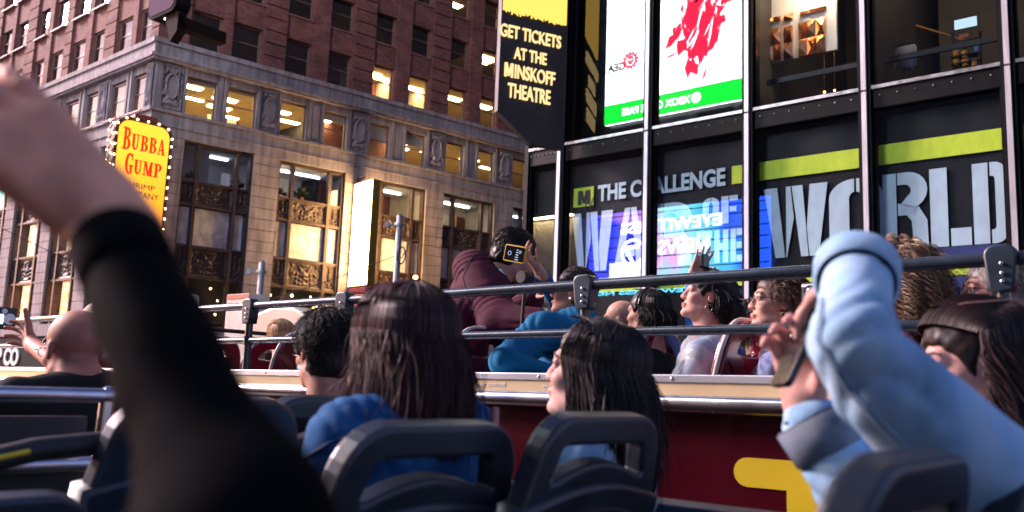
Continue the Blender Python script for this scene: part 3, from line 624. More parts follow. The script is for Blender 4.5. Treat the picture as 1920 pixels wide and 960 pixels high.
for i in range(0, 7):
    t, a, b = banner(i, labels[i])
    pale = MB(); lime = MB(); nav = MB()
    if i in (1, 2):
        d = head.copy(); bm = bmesh.new(); bm.from_mesh(d)
        for x, s in ((a, -1), (b, 1)):
            bmesh.ops.bisect_plane(bm, geom=bm.verts[:]+bm.edges[:]+bm.faces[:], plane_co=(x, 0, 0), plane_no=(s, 0, 0), clear_outer=True)
        bm.to_mesh(d); bm.free(); d.transform(Matrix.Translation((0, Yb, 0))); obj_from(d, 'lettering', PRINT, t)
        for ch, x0, x1, z0, z1 in (('W', -1.66, -.78, 5.78, 6.84), ('A', -.74, -.1, 5.78, 6.84), ('R', -.02, .75, 5.78, 6.84), ('O', .95, 1.24, 6.40, 6.84), ('F', 1.28, 1.56, 6.40, 6.84), ('T', .85, 1.12, 5.78, 6.3), ('H', 1.16, 1.40, 5.78, 6.3), ('E', 1.44, 1.64, 5.78, 6.3)): pieces(pale, letter(ch, x0, x1, z0, z1), a, b)
    if i in (3, 4, 5, 6):
        for ch, x0, x1 in (('W', 1.99, 2.98), ('O', 3.0, 3.76), ('R', 3.76, 4.35), ('L', 4.38, 4.88), ('D', 4.91, 5.315), ('S', 5.5, 6.1)): pieces(pale, letter(ch, x0, x1, 5.79, 6.87), a, b)
    x0 = {1: None, 2: 1.46}.get(i, a)
    if i > 1: lime.prism(rect(x0, b, 7.02, 7.31), Yb, Yb+.006)
    if i > 0: lime.prism(rect(a, b, 5.40, 5.645), Yb, Yb+.006)
    if i == 4: nav.prism(rect(4.3, b, 4.8, 5.39), Yb+.001, Yb+.006); nav.prism(rect(4.3, b, 5.65, 5.78), Yb+.001, Yb+.006)
    if i == 1:
        lime.prism(rect(-1.64, -1.2, 6.96, 7.31), Yb, Yb+.006)
        k_ = MB(); m2 = text_data('TV', -1.42, -1.2, 6.90, 7.10, Yb-.004, .003, .0)
        bold_m(k_, -1.54, -1.27, 6.99, 7.25, Yb-.001, .003, .30); k_.mesh(m2); k_.build('emblem_letters', INK, t)
    if pale.f: pale.build('lettering', PRINT, t)
    if lime.f: lime.build('lime_stripe', LIME, t)
    if nav.f: nav.build('navy_block', BLUEP, t)
# ------------------------------------------------------------------ ticket sign box at the building corner
AMBER = emis('amber_letters', (1, .72, .32), .45)
P = at(1061, 120, 16.1); yw = rad(65); exS = np.array([math.sin(yw), math.cos(yw), 0]); wS = 1.32
Ps = P-exS*wS; Ps[2] = 0
FS = frame(Ps, exS)
def sl_(px, py):
    n = np.array([FS[0][1], FS[1][1], 0]); d = ray(px, py); t = ((Ps-CP)@n)/(d@n); Q = CP+d*t-Ps; return float(Q@exS), float(Q[2])
sg = thing('ticket_sign', 'dark box sign with amber capitals about theatre tickets at the glass corner', 'sign', FS)
_, zb = sl_(925, 206); _, zt = sl_(928, 12)
q = MB(); q.box(0, wS, 0, .14, zb, zb+4.4); q.prism([(0, zb), (wS, zb), (wS, zb-.5), (wS*.5, zb-.5)], .005, .135)
q.build('sign_box', mat('dark_sign_panel', (.028, .024, .026), .6, 0, .3, 3, .3, 50), sg)
q = MB(); q.box(.02, wS-.02, -.02, -.002, zt, zt+2.6)
for j in range(46):
    u = .02+j*(wS-.04)/46; q.box(u, u+(wS-.04)/46*.9, -.02, -.002, zt-random.uniform(.01, .09), zt)
q.build('lit_screen', emis('yellow_screen', (1, .62, .12), .5), sg)
its = []
for s, xa, ya, yc, xb, yb in (('GET TICKETS', 937, 67, 43, 1051, 76), ('AT THE', 963, 110, 88, 1024, 107), ('MINSKOFF', 945, 143, 117, 1040, 143), ('THEATRE', 951, 182, 155, 1031, 180)):
    u0, z0 = sl_(xa, ya); _, z1 = sl_(xa, yc); u1, _ = sl_(xb, yb); its.append((s, u0, u1, z0, z1, dict(y=-.002, depth=.03, weight=.012)))
texts(its, 'lettering', AMBER, sg)
# ------------------------------------------------------------------ lit screens on the tower across the street (seen mirrored in the glass)
def vbox(px0, py0, px1, py1):
    (u0, z0), (u1, z1) = virt(px0, py1), virt(px1, py0); return -u1, -u0, z0, z1     # x range in the tower's own frame
WHITE = emis('screen_white', (.90, .95, 1), 6.0); REDS = emis('screen_red', (.95, .02, .07), 3.2); GREEN = emis('screen_green', (.01, .8, .05), 3.); INKS = mat('screen_black', (.01, .01, .012), .4)
u_l, z_b = virt(1132, 190); u_r, z_b2 = virt(1394, 186); z_b = (z_b+z_b2)/2-.6; xa, xb = -u_r, -u_l; z_top = 42.  # unseen top extended so the white panel lights the facade and passengers
ps = thing('advert_screen', 'tall white advertising screen with red splash and green bar, mirrored in the glass', 'screen', FM)
q = MB(); q.box(xa, xb, .0, .2, z_b, z_top); q.build('screen_panel', WHITE, ps)
zg = z_b+.085*(xb-xa)+.35
q = MB(); q.box(xa, xb, -.03, -.005, z_b, zg); q.build('green_bar', GREEN, ps)
gw = xb-xa; gh = zg-z_b
q = MB(); q.mesh(text_data('XBOX GAME PASS', xa+.36*gw, xa+.86*gw, z_b+.3*gh, z_b+.7*gh, -.03, .02, .02)); q.build('lettering', WHITE, ps)
q = MB(); q.tube([(xa+.32*gw, -.05, z_b+.5*gh), (xa+.32*gw, -.031, z_b+.5*gh)], .26*gh, 24); q.build('round_emblem', WHITE, ps)
def spl(cx, cz, s, n, seed):
    r_ = np.random.default_rng(seed); return [(cx+s*(1+.55*r_.standard_normal()*.6)*math.cos(2*math.pi*i/n), cz+s*1.15*(1+.5*r_.standard_normal()*.6)*math.sin(2*math.pi*i/n)) for i in range(n)]
rs = MB(); bk2 = MB(); H_ = 11.; r_ = random.Random(4); ctr = (xa+.30*gw, zg+.42*H_)
def shard(mb, cx, cz, L, w, a, y):
    d = (math.cos(a), math.sin(a)); n = (-d[1], d[0]); pts = [(cx-d[0]*L*.5, cz-d[1]*L*.5), (cx+n[0]*w*.5-d[0]*L*.1, cz+n[1]*w*.5-d[1]*L*.1), (cx+d[0]*L*.1+n[0]*w*.35, cz+d[1]*L*.1+n[1]*w*.35), (cx+d[0]*L*.5, cz+d[1]*L*.5), (cx-n[0]*w*.5, cz-n[1]*w*.5)]
    mb.prism(pts, y-.004, y)
for k_ in range(300):
    t_ = r_.random()**.8; px_ = xa+(.36-.26*t_+r_.gauss(0, .06+.05*t_))*gw; pz_ = zg+(.12+.62*t_+r_.gauss(0, .05))*H_
    if px_ < xa+.05*gw or pz_ < zg+.3: continue
    shard(rs, px_, pz_, r_.uniform(.04, .17)*gw, r_.uniform(.015, .08)*gw, r_.choice((1.9, 1.6, 2.3))+r_.gauss(0, .35), -.008-.0001*k_)
ws = MB()
for k_ in range(60):
    shard(ws, xa+(.28+r_.gauss(0, .10))*gw, zg+max(.22, .42+r_.gauss(0, .13))*H_, r_.uniform(.05, .2)*gw, r_.uniform(.004, .014)*gw, 1.9+r_.gauss(0, .3), -.045-.0001*k_)
ws.build('white_streak', WHITE, ps); rs.build('red_splash', REDS, ps)
for k_ in range(90):
    px_ = xa+(.20+r_.gauss(0, .09))*gw; pz_ = zg+(.54+r_.gauss(0, .06))*H_
    if px_ < xa+.04*gw or pz_ > zg+11: continue
    shard(bk2, px_, pz_, r_.uniform(.03, .11)*gw, r_.uniform(.008, .035)*gw, r_.gauss(2.4, .7), -.035-.0001*k_)
bk2.build('dark_brushwork', INKS, ps)
cu, cz = virt(1180, 112); ex_ = -cu; rr = .40
em = MB()
for i in range(24):
    a0 = 2*math.pi*i/24; a1 = 2*math.pi*(i+1)/24; ro2 = rr*(1.22 if i % 2 else .98)
    em.prism([(ex_+rr*.72*math.cos(a0), cz+rr*.72*math.sin(a0)), (ex_+ro2*math.cos(a0), cz+ro2*math.sin(a0)), (ex_+ro2*math.cos(a1), cz+ro2*math.sin(a1)), (ex_+rr*.72*math.cos(a1), cz+rr*.72*math.sin(a1))], -.03, -.006)
em.prism(arcpts(ex_, cz+.06, .2, .2, 0, 360, 18), -.031, -.006); em.prism(rect(ex_-.1, ex_+.1, cz-.22, cz-.05), -.031, -.006)
em.build('gear_emblem', REDS, ps)
ey_ = MB(); ey_.prism(arcpts(ex_-.08, cz+.04, .055, .05, 0, 360, 10), -.04, -.032); ey_.prism(arcpts(ex_+.08, cz+.04, .055, .05, 0, 360, 10), -.04, -.032); ey_.prism([(ex_-.03, cz-.05), (ex_+.03, cz-.05), (ex_, cz+.01)], -.04, -.032); ey_.build('emblem_eyes', WHITE, ps)
q = MB(); l0 = -virt(1170, 120)[0]; l1 = -virt(1137, 120)[0]; q.mesh(text_data('GEA', l0, l1, cz-.42, cz+.02, -.006, .02, .03)); q.build('lettering', INKS, ps)
# news screen
xa, xb, za, zb2 = vbox(1100, 365, 1440, 528)
ns = thing('news_screen', 'wide blue news screen with white letters, mirrored in the lower glass', 'screen', FM)
def newsmat():
    m = emis('news_backdrop', (.1, .3, 1), 3.0); t = m.node_tree; e = [n for n in t.nodes if n.type == 'EMISSION'][0]
    tc = t.nodes.new('ShaderNodeTexCoord'); sp2 = t.nodes.new('ShaderNodeSeparateXYZ'); t.links.new(tc.outputs['Generated'], sp2.inputs[0])
    n = t.nodes.new('ShaderNodeTexNoise'); n.inputs['Scale'].default_value = .35; t.links.new(tc.outputs['Object'], n.inputs[0])
    a = t.nodes.new('ShaderNodeMath'); a.operation = 'ADD'; t.links.new(sp2.outputs[0], a.inputs[0]); t.links.new(n.outputs[0], a.inputs[1])
    r = t.nodes.new('ShaderNodeValToRGB'); cr_ = r.color_ramp; cr_.elements[0].position = .45; cr_.elements[0].color = (.02, .10, .95, 1); cr_.elements[1].position = 1.4/2+.25; cr_.elements[1].color = (.03, .05, .9, 1)
    for p, c in ((.6, (.05, .5, 1, 1)), (.75, (.25, .75, 1, 1)), (.85, (.85, .35, .8, 1))): q_ = cr_.elements.new(p); q_.color = c
    mm = t.nodes.new('ShaderNodeMath'); mm.operation = 'MULTIPLY'; mm.inputs[1].default_value = .75; t.links.new(a.outputs[0], mm.inputs[0]); t.links.new(mm.outputs[0], r.inputs[0]); t.links.new(r.outputs[0], e.inputs[0]); return m
q = MB(); q.box(xa, xb, 0, .2, za, zb2); q.build('screen_panel', newsmat(), ns)
BL2 = emis('screen_deep_blue', (.01, .04, .8), 2.4)
q = MB()
for f_ in (.12, .3, .47, .62, .8, .93): q.box(xa, xb, -.02, -.003, za+f_*(zb2-za), za+f_*(zb2-za)+.05)
q.build('screen_seam', INKS, ns)
def vtext(s, px0, py0, px1, py1, wt=.03): 
    c = vbox(px0, py0, px1, py1); return text_data(s, c[0], c[1], c[2], c[3], -.04, .03, wt)
q = MB(); q.mesh(vtext('EYEWITNESS', 1162, 398, 1352, 440)); q.mesh(vtext('NEWS', 1232, 442, 1330, 478)); q.build('lettering', emis('screen_letter_white', (.95, .97, 1), 5), ns)
c = vbox(1165, 445, 1205, 500); cx, cz = (c[0]+c[1])/2, (c[2]+c[3])/2; r0 = (c[3]-c[2])/2
q = MB(); 
for pl in strip_between(arcpts(cx, cz, r0, r0, 0, 360, 30), arcpts(cx, cz, r0*.8, r0*.8, 0, 360, 30)): q.prism(pl, -.06, -.03)
q.prism([(cx-.5*r0, cz+.5*r0), (cx+.75*r0, cz+.5*r0), (cx+.75*r0, cz+.25*r0), (cx-.5*r0, cz+.25*r0)], -.061, -.03); q.prism([(cx+.75*r0, cz+.24*r0), (cx+.4*r0, cz+.24*r0), (cx-.2*r0, cz-.8*r0), (cx+.1*r0, cz-.8*r0)], -.061, -.03)
q.build('circle_emblem', emis('screen_emblem_white', (.95, .97, 1), 5), ns)
q = MB(); c = vbox(1140, 488, 1215, 526); q.box(c[0], c[1], -.03, -.003, c[2], c[3]); q.build('white_panel', emis('screen_pale', (.75, .85, 1), 3.5), ns)
tk = thing('news_ticker', 'long dark ticker with pale blue words under the news screen', 'ticker', FM)
xa, xb, za, zb2 = vbox(960, 536, 1440, 560); q = MB(); q.box(xa, xb, 0, .2, za-.1, zb2); q.build('ticker_panel', INKS, tk)
q = MB(); q.mesh(vtext('EYEWITNESS NEWS', 1085, 538, 1310, 556, .02)); q.mesh(vtext('WEEKNIGHTS', 978, 541, 1048, 559, .02)); q.build('lettering', emis('ticker_blue', (.12, .65, 1), 4), tk)
lf = thing('lit_shopfront', 'pale lit shop front across the street, mirrored in the corner panes', 'shop', FM)
xa, xb, za, zb2 = vbox(985, 408, 1090, 560); q = MB(); q.box(xa, xb, -.3, .3, za-1, zb2); q.build('wall', mat('cream_render', (.72, .62, .45), .8, 0, .3, 1.5), lf)
q = MB(); q.box(xa+.2, xb-.2, -.34, -.301, za, za+.5); q.box(xa+.2, xb-.2, -.8, -.5, zb2+.05, zb2+.12)
q.build('added_front_light', emis('added_front_glow', (1, .82, .5), 16), lf)  # glowing strips added to brighten the front that the panes mirror
# ------------------------------------------------------------------ shop sign on the corner: bulbs round a rounded panel
ysg = rad(46); exG = np.array([math.sin(ysg), math.cos(ysg), 0]); Pg = at(225, 222, 34); Pg[2] = 0; FG = frame(Pg, exG)
def gl_(px, py):
    n = np.array([FG[0][1], FG[1][1], 0]); d = ray(px, py); t = ((Pg-CP)@n)/(d@n); Q = CP+d*t-Pg; return float(Q@exG), float(Q[2])
gs = thing('shop_sign', 'tall yellow lit shop sign with red serif words and a border of bulbs', 'sign', FG)
gw_, _ = gl_(318, 255); zt_ = gl_(228, 222)[1]; zb_ = gl_(300, 437)[1]
def rrect(x0, x1, z0, z1, r, n=6):
    return [p for (cx, cz, a) in ((x1-r, z1-r, 0), (x0+r, z1-r, 90), (x0+r, z0+r, 180), (x1-r, z0+r, 270)) for p in [(cx+r*math.cos(rad(a+90*i/n)), cz+r*math.sin(rad(a+90*i/n))) for i in range(n+1)]]
q = MB(); q.prism(rrect(-.13, gw_+.13, zb_-.25, zt_+.14, .5), .0, .75); q.build('sign_box', mat('dark_rust_sign_case', (.05, .018, .012), .6, .2, .3, 5), gs)
def yelmat():
    m = emis('lit_yellow_panel', (1, .62, .05), .6); t = m.node_tree; e = [n for n in t.nodes if n.type == 'EMISSION'][0]
    tc = t.nodes.new('ShaderNodeTexCoord'); s = t.nodes.new('ShaderNodeSeparateXYZ'); t.links.new(tc.outputs['Generated'], s.inputs[0])
    r = t.nodes.new('ShaderNodeValToRGB'); r.color_ramp.elements[0].color = (1, .24, .005, 1); r.color_ramp.elements[1].color = (1, .50, .04, 1); r.color_ramp.elements[1].position = .75
    t.links.new(s.outputs[2], r.inputs[0]); t.links.new(r.outputs[0], e.inputs[0]); return m
q = MB(); q.prism(rrect(0, gw_, zb_-.12, zt_, .42), -.03, -.002); q.build('sign_panel', yelmat(), gs)
def serif(ch, x0, x1, z0, z1):
    """slab serif capitals from thick and thin strokes"""
    w, h = x1-x0, z1-z0; P = lambda *q: [(x0+a*w, z0+b*h) for a, b in q]; B = lambda a, b, c, d: P((a, c), (b, c), (b, d), (a, d)); C = lambda cx, cz, rx, rz, a0, a1, n=8: arcpts(x0+cx*w, z0+cz*h, rx*w, rz*h, a0, a1, n)
    if ch == 'B': return [B(.14, .42, 0, 1), B(0, .5, 0, .07), B(0, .5, .93, 1)]+strip_between(C(.5, .76, .42, .24, 90, -90), C(.48, .76, .16, .16, 90, -90))+strip_between(C(.52, .27, .48, .27, 90, -90), C(.5, .27, .18, .19, 90, -90))
    if ch == 'U': return [B(.10, .38, .3, 1), B(0, .48, .93, 1), B(.72, .84, .3, 1), B(.60, .98, .93, 1)]+strip_between(C(.47, .32, .37, .34, 180, 360), C(.52, .34, .17, .24, 180, 360))
    if ch == 'A': return [P((.08, 0), (.2, 0), (.53, 1), (.42, 1)), P((.42, 1), (.58, 1), (.95, 0), (.64, 0)), B(.26, .7, .26, .35), B(-.02, .32, 0, .07), B(.55, 1.03, 0, .07)]
    if ch == 'G': return strip_between(C(.5, .5, .5, .52, 50, 315, 14), C(.56, .5, .26, .42, 50, 315, 14))+[B(.62, .90, .05, .42), B(.50, 1.0, .38, .45), B(.80, .90, .68, 1)]
    if ch == 'M': return [B(.10, .19, 0, 1), P((.10, 1), (.34, 1), (.60, 0), (.46, 0)), P((.5, .15), (.6, .05), (.80, 1), (.72, 1)), B(.68, .92, 0, 1), B(0, .30, 0, .07), B(.58, 1.02, 0, .07), B(0, .2, .93, 1), B(.8, 1.02, .93, 1)]
    if ch == 'P': return [B(.14, .44, 0, 1), B(0, .58, 0, .07), B(0, .5, .93, 1)]+strip_between(C(.52, .72, .46, .28, 90, -90), C(.5, .72, .18, .2, 90, -90))
def word(wd, px0, pyb0, px1, pyt, mb, first=1.25):
    u0, z0 = gl_(px0, pyb0); u1, z1 = gl_(px1, pyb0+(px1-px0)*.25)[0], gl_(px0, pyt)[1]; ws = [1.25 if c == 'M' else 1. for c in wd]; tot = sum(ws)+.15*(len(wd)-1); un = (u1-u0)/tot; x = u0
    for i, c in enumerate(wd):
        for p in serif(c, x, x+un*ws[i], z0-(.06 if i == 0 else 0), z1+(.20 if i == 0 else 0)): mb.prism(p, -.07, -.031)
        x += un*(ws[i]+.15)
q = MB(); word('BUBBA', 228, 276, 307, 246, q); word('GUMP', 232, 322, 300, 295, q)
q.build('red_lettering', emis('red_lit_letters', (.8, .02, .008), .7), gs)
q = MB(); q.mesh(text_data('SHRIMP', gl_(231, 349)[0], gl_(290, 349)[0], gl_(231, 349)[1], gl_(231, 339)[1], -.031, .02, .0)); q.mesh(text_data('COMPANY', gl_(223, 365)[0], gl_(297, 365)[0], gl_(223, 365)[1], gl_(223, 353)[1], -.031, .02, .0)); q.build('black_lettering', INK, gs)
q = MB()
per = rrect(-.10, gw_+.10, zb_-.2, zt_+.10, .48, 4); L_ = [np.array(p) for p in per]+[np.array(per[0])]; acc = 0
for i in range(len(L_)-1):
    d = np.linalg.norm(L_[i+1]-L_[i]); 
    while acc < d: p = L_[i]+(L_[i+1]-L_[i])*acc/d; q.ball((p[0], -.04, p[1]), .035, 8, 6); acc += .42
    acc -= d
for i in range(11):
    z = zb_+i*.4; q.ball((-.16, .16, z), .035, 8, 6); q.ball((-.16, .6, z+.2), .035, 8, 6)
q.build('bulb', BULB, gs)
q = MB()
for i in range(10):
    z = zb_+i*.42; q.tube([(-.14, .03, z), (-.14, .72, z+.42)], .02, 5); q.tube([(-.14, .72, z), (-.14, .03, z+.42)], .02, 5)
q.build('lattice_side', mat('rusty_lattice', (.12, .03, .02), .6), gs)
q = MB(); q.box(gw_*.3, gw_*.75, .1, .6, zt_+.14, zt_+.35); q.box(gw_*.45, gw_*.75, .2, 2.4, zt_+.2, zt_+.4); q.build('bracket', mat('rust_red_bracket', (.14, .03, .025), .6), gs)
# blade sign high on the brick corner
P2_ = at(326, 12, 33); F2 = frame(P2_, exB)
b2 = thing('blade_sign', 'dark rounded blade sign with dull purple face bracketed above the stone cornice', 'sign', F2)
q = MB(); q.prism(rrect(-1.95, .12, -.12, 2.6, .35), 0, .6); q.build('sign_case', mat('black_sign_case', (.010, .008, .009), .85, spec=.08), b2)
q = MB(); q.prism(rrect(-1.85, .0, .0, 2.5, .3), -.02, -.002); q.build('sign_face', mat('dull_purple_face', (.10, .055, .09), .9, 0, .1, 2, spec=.1), b2)
q = MB(); q.prism([(-.9, -.12), (.1, -.12), (.1, -.9), (-.35, -1.25)], .15, .5); q.box(-.3, .1, .16, 2.2, -.75, -.3); q.build('bracket', mat('red_black_bracket', (.014, .008, .008), .85, spec=.08), b2)
q = MB(); q.ball((-.95, .2, -.18), .04, 8, 6); q.ball((-.75, .2, -.18), .04, 8, 6); q.build('downlight', emis('white_downlight', (1, .9, .95), 6), b2)
# white lit sign standing out from the pier
us = 9.95
FV = FA @ Matrix.Translation((us, -.06, 0)) @ Matrix.Rotation(rad(-90), 4, 'Z')     # local +x runs out over the pavement
def vl(px, py):
    o_ = np.array([FV[i][3] for i in range(3)]); n = np.array([FV[0][1], FV[1][1], 0]); e = np.array([FV[0][0], FV[1][0], 0]); d = ray(px, py); t = ((o_-CP)@n)/(d@n); Q = CP+d*t-o_; return float(Q@e), float(Q[2])
xo, zo = vl(707, 336); zi = vl(690, 536)[1]
vs = thing('vertical_sign', 'tall glowing white vertical sign with gold edge standing out from the stone pier', 'sign', FV)
q = MB(); q.box(.12, xo, -.2, .2, zi, zo); q.build('sign_box', mat('olive_gold_case', (.22, .15, .04), .4, .5, .2, 6), vs)
SIGNW = emis('white_sign_face', (1, .60, .24), 12)
for y in (-.215, .203):
    q = MB(); q.box(.15, xo-.04, y, y+.012, zi+.05, zo-.04); q.build('sign_face', SIGNW, vs)
q = MB()
for s, f_ in (('ROOM', .82), ('TO', .62), ('LET', .16)): pass
q.box(.2, xo-.1, -.2, .2, zi-.35, zi-.05); q.build('sign_foot', mat('pink_sign_foot', (.5, .1, .16), .5, 0, .3, 4), vs)
for k_, (u, z) in enumerate(((.6, zo+.25), (.6, zi-.3))):
    q = MB(); q.box(-.05, .7, -.03, .03, z, z+.06); q.build('bracket_arm', DARKSTEEL, vs)
# flood lamp beside the far bay
t = thing('flood_lamp', 'small glowing flood lamp on an arm before the third bay', 'lamp', Matrix.Translation(at(779, 520, 42)))
q = MB(); q.ball((0, 0, 0), .11); q.build('lamp_bulb', BULB, t); q = MB(); q.tube([(0, .05, .02), (.6, .8, -.2)], .03, 6); q.tube([(0, .1, -.1), (0, .02, .14)], [.16, .10], 12); q.build('lamp_arm', DARKSTEEL, t)
# shop name over the ground floor on the side street, string bulbs, lit displays
sn = thing('shop_name_board', 'dark board with white shop name letters above the side street shop', 'sign', FB)
o_ = cor; n_ = np.array([FB[0][1], FB[1][1], 0]); e_ = np.array([FB[0][0], FB[1][0], 0])
def bl_(px, py, y=-.5):
    o2 = o_+n_*y; d = ray(px, py); t = ((o2-CP)@n_)/(d@n_); Q = CP+d*t-o2; return float(Q@e_), float(Q[2])
ua, za = bl_(-60, 690); ub, zb3 = bl_(78, 648)
q = MB(); q.box(ua, ub+6, -.45, -.36, za-.3, zb3+.35); q.build('board', mat('black_board', (.010, .010, .012), .8, spec=.1), sn)
q = MB(); x1_, z1_ = bl_(36, 652); x0_, z0_ = bl_(-95, 684); z0_ = z1_-.85
q.mesh(text_data('BUBBA GUMP CO', x0_, x1_, z0_, z1_, -.45, .06, .03)); q.build('lettering', mat('white_letter', (.75, .78, .8), .4), sn)
def bulbs(F, u0, u1, y0, y1, z0, z1, n, label, seed):
    r_ = random.Random(seed); q = MB()
    t = thing('string_lights', label, 'lights', F)
    for i in range(n): q.ball((r_.uniform(u0, u1), r_.uniform(y0, y1), r_.uniform(z0, z1)), r_.uniform(.03, .06), 8, 5)
    q.build('bulb', BULB, t); w = MB()
    for i in range(4): w.tube([(u0, y1, z1-.2*i), ((u0+u1)/2, y1, z1-.5-.2*i), (u1, y1, z1-.2*i)], .008, 4)
    w.build('cord', BLACKF, t)
bulbs(FA, 1.6, 4.3, .5, 1.3, 5.9, 7.7, 16, 'warm string bulbs inside the dark first bay', 1)
bulbs(FA, 6.0, 9.2, .5, 1.4, 5.9, 7.8, 46, 'warm string bulbs crowding the second bay beside the white sign', 2)
bulbs(FB, -4.2, -1.5, .5, 1.3, 5.9, 7.6, 14, 'warm string bulbs in the side street bay nearest the corner', 5)
def dispmat():
    m = emis('lit_display', (1, .4, .1), 2.2); t = m.node_tree; e = [n for n in t.nodes if n.type == 'EMISSION'][0]
    tc = t.nodes.new('ShaderNodeTexCoord'); mp = t.nodes.new('ShaderNodeMapping'); mp.inputs['Scale'].default_value = (.7, .7, 3.2); n = t.nodes.new('ShaderNodeTexNoise'); n.inputs['Scale'].default_value = 1.4; n.inputs['Detail'].default_value = 3; n.inputs['Distortion'].default_value = 1.5
    t.links.new(tc.outputs['Object'], mp.inputs[0]); t.links.new(mp.outputs[0], n.inputs[0]); r = t.nodes.new('ShaderNodeValToRGB'); r.color_ramp.interpolation = 'CONSTANT'
    r.color_ramp.elements[0].color = (.01, .008, .008, 1); r.color_ramp.elements[1].position = .46; r.color_ramp.elements[1].color = (.9, .22, .03, 1)
    for p, c in ((.53, (1, .5, .1, 1)), (.57, (.02, .01, .02, 1)), (.61, (1, .85, .9, 1)), (.7, (.3, .3, 1, 1))): q_ = r.color_ramp.elements.new(p); q_.color = c
    t.links.new(n.outputs[0], r.inputs[0]); t.links.new(r.outputs[0], e.inputs[0]); return m
DISP = dispmat(); PINKS = emis('pink_poster_light', (1, .60, .50), .8)
for (a, b), lab in zip(bayB[1:5], ('lit orange shop display in the second side street bay', 'lit orange shop display in the side street bay over the bald man', 'lit orange shop display in the side street bay at the photo edge', 'lit orange shop display beyond the photo edge')):
    q = MB(); q.box(a+.2, b-.2, .8, .9, 6.1, 7.8); tag(q.build('shop_display', DISP), lab, 'display').matrix_basis = FB
    q = MB(); q.box(a+.2, b-.2, .9, 1.0, 9.3, 10.95); q.box(a+.9, b-.2, .95, 1.05, 12.15, 13.6); tag(q.build('lit_poster', PINKS), lab.replace('lit orange shop display', 'pale pink poster above the shop'), 'poster').matrix_basis = FB
q = MB(); p_ = bl_(4, 372, .7); q.box(p_[0]-3, p_[0]+.1, .7, .8, 11.4, 13.6); tag(q.build('teal_screen', emis('teal_screen', (.05, .75, .7), 1.6)), 'teal lit screen in the upper window at the left photo edge', 'screen').matrix_basis = FB
# plants in the tall bays
LEAF = mat('plant_leaf', (.035, .07, .025), .5, 0, .4, 9); POT = mat('white_plant_pot', (.6, .58, .58), .4); TPOT = mat('clay_plant_pot', (.3, .12, .07), .6)
def plant(u, y, z, s, lab, pot):
    t = thing('potted_plant', lab, 'plant', FA @ Matrix.Translation((u, y, z)), 'office plants in the tall bays')
    q = MB(); q.tube([(0, 0, 0), (0, 0, .18*s), (0, 0, .2*s)], [.09*s, .13*s, .12*s], 14); q.build('pot', pot, t); q = MB(); r_ = random.Random(int(u*100))
    for i in range(60):
        a = r_.uniform(0, 6.28); e = r_.uniform(.2, 1.4); L = s*r_.uniform(.25, .6); d = np.array([math.cos(a)*math.cos(e), math.sin(a)*math.cos(e)*.6, math.sin(e)]); sd = np.array([-math.sin(a), math.cos(a), 0])*.045*s; b0 = np.array([0, 0, .18*s])
        m_ = b0+d*L*.6; tp = b0+d*L+np.array([0, 0, -.3*L*math.cos(e)]); q.add([b0, m_+sd, tp, m_-sd], [(0, 1, 2), (0, 2, 3)], True)
    q.build('foliage', LEAF, t)
plant(2.1, .7, 12.12, .9, 'small flowering plant in a white pot in the dark first bay', POT); plant(4.2, .7, 12.12, .9, 'plant in a clay pot at the right of the dark first bay', TPOT)
plant(6.3, .7, 12.12, .9, 'leafy plant in a white pot at the left of the second bay', POT); plant(7.4, .75, 12.12, 1.2, 'large bushy plant in the middle of the second bay', TPOT); plant(11.4, .7, 12.12, 1.3, 'bushy plant behind the glowing white sign', TPOT)
q = MB(); q.box(3.35, 3.75, .42, .43, 12.2, 12.75); tag(q.build('paper_notice', mat('white_paper', (.75, .74, .78), .8)), 'white paper notice taped inside the dark first bay', 'notice').matrix_basis = FA
q = MB(); q.box(17.1, 17.7, 1.4, 2.0, 12.13, 12.9); q.box(17.15, 17.65, 1.45, 1.9, 12.9, 13.0); tag(q.build('cardboard_box', mat('cardboard', (.4, .2, .08), .8)), 'brown cardboard box in the fourth bay by the leaning man', 'box').matrix_basis = FA
# street poles
def pole(px, py, d, label, r=.1, arm=True):
    p = at(px, py, d); h = p[2]; t = thing('street_pole', label, 'pole', Matrix.Translation((p[0], p[1], 0)), 'galvanised street poles')
    q = MB(); q.tube([(0, 0, .1), (0, 0, h)], [r*1.1, r*.9], 14); q.tube([(0, 0, h), (0, 0, h+.05)], [r, r*.3], 14); q.build('shaft', STEEL, t)
    q = MB(); q.tube([(0, 0, .1), (0, 0, .35)], [r*2, r*1.6], 14); q.build('base', STEEL, t)
    q = MB(); q.tube([(0, 0, h-.32), (0, 0, h-.24)], r*1.5, 14); q.box(-.4, 0, -.05, .05, h-.3, h-.26); q.box(-.42, -.3, -.08, .08, h-.36, h-.2); q.build('clamp', DARKSTEEL if not arm else STEEL, t); return t, h
pole(492, 492, 26, 'grey steel pole with a clamp before the first tall bay', .1)
t, h = pole(750, 404, 26, 'grey steel pole with looped cable beside the white sign', .1)
q = MB(); q.tube([(.05, 0, h), (.25, 0, h-.1), (.33, 0, h-.5), (.28, -.1, h-1.0), (.12, -.12, h-1.3)], .018, 6); q.tube([(.12+.12*math.cos(a), -.14, h-1.2+.25*math.sin(a)) for a in np.linspace(0, 12, 40)], .022, 6); q.build('cable_coil', BLACKF, t)
def wire(px0, py0, d0, px1, py1, d1, sag, label):
    a, b = at(px0, py0, d0), at(px1, py1, d1); q = MB(); q.tube([a+(b-a)*f_+np.array([0, 0, -4*sag*f_*(1-f_)]) for f_ in np.linspace(0, 1, 12)], .014, 5); tag(q.build('overhead_wire', BLACKF), label, 'wire')
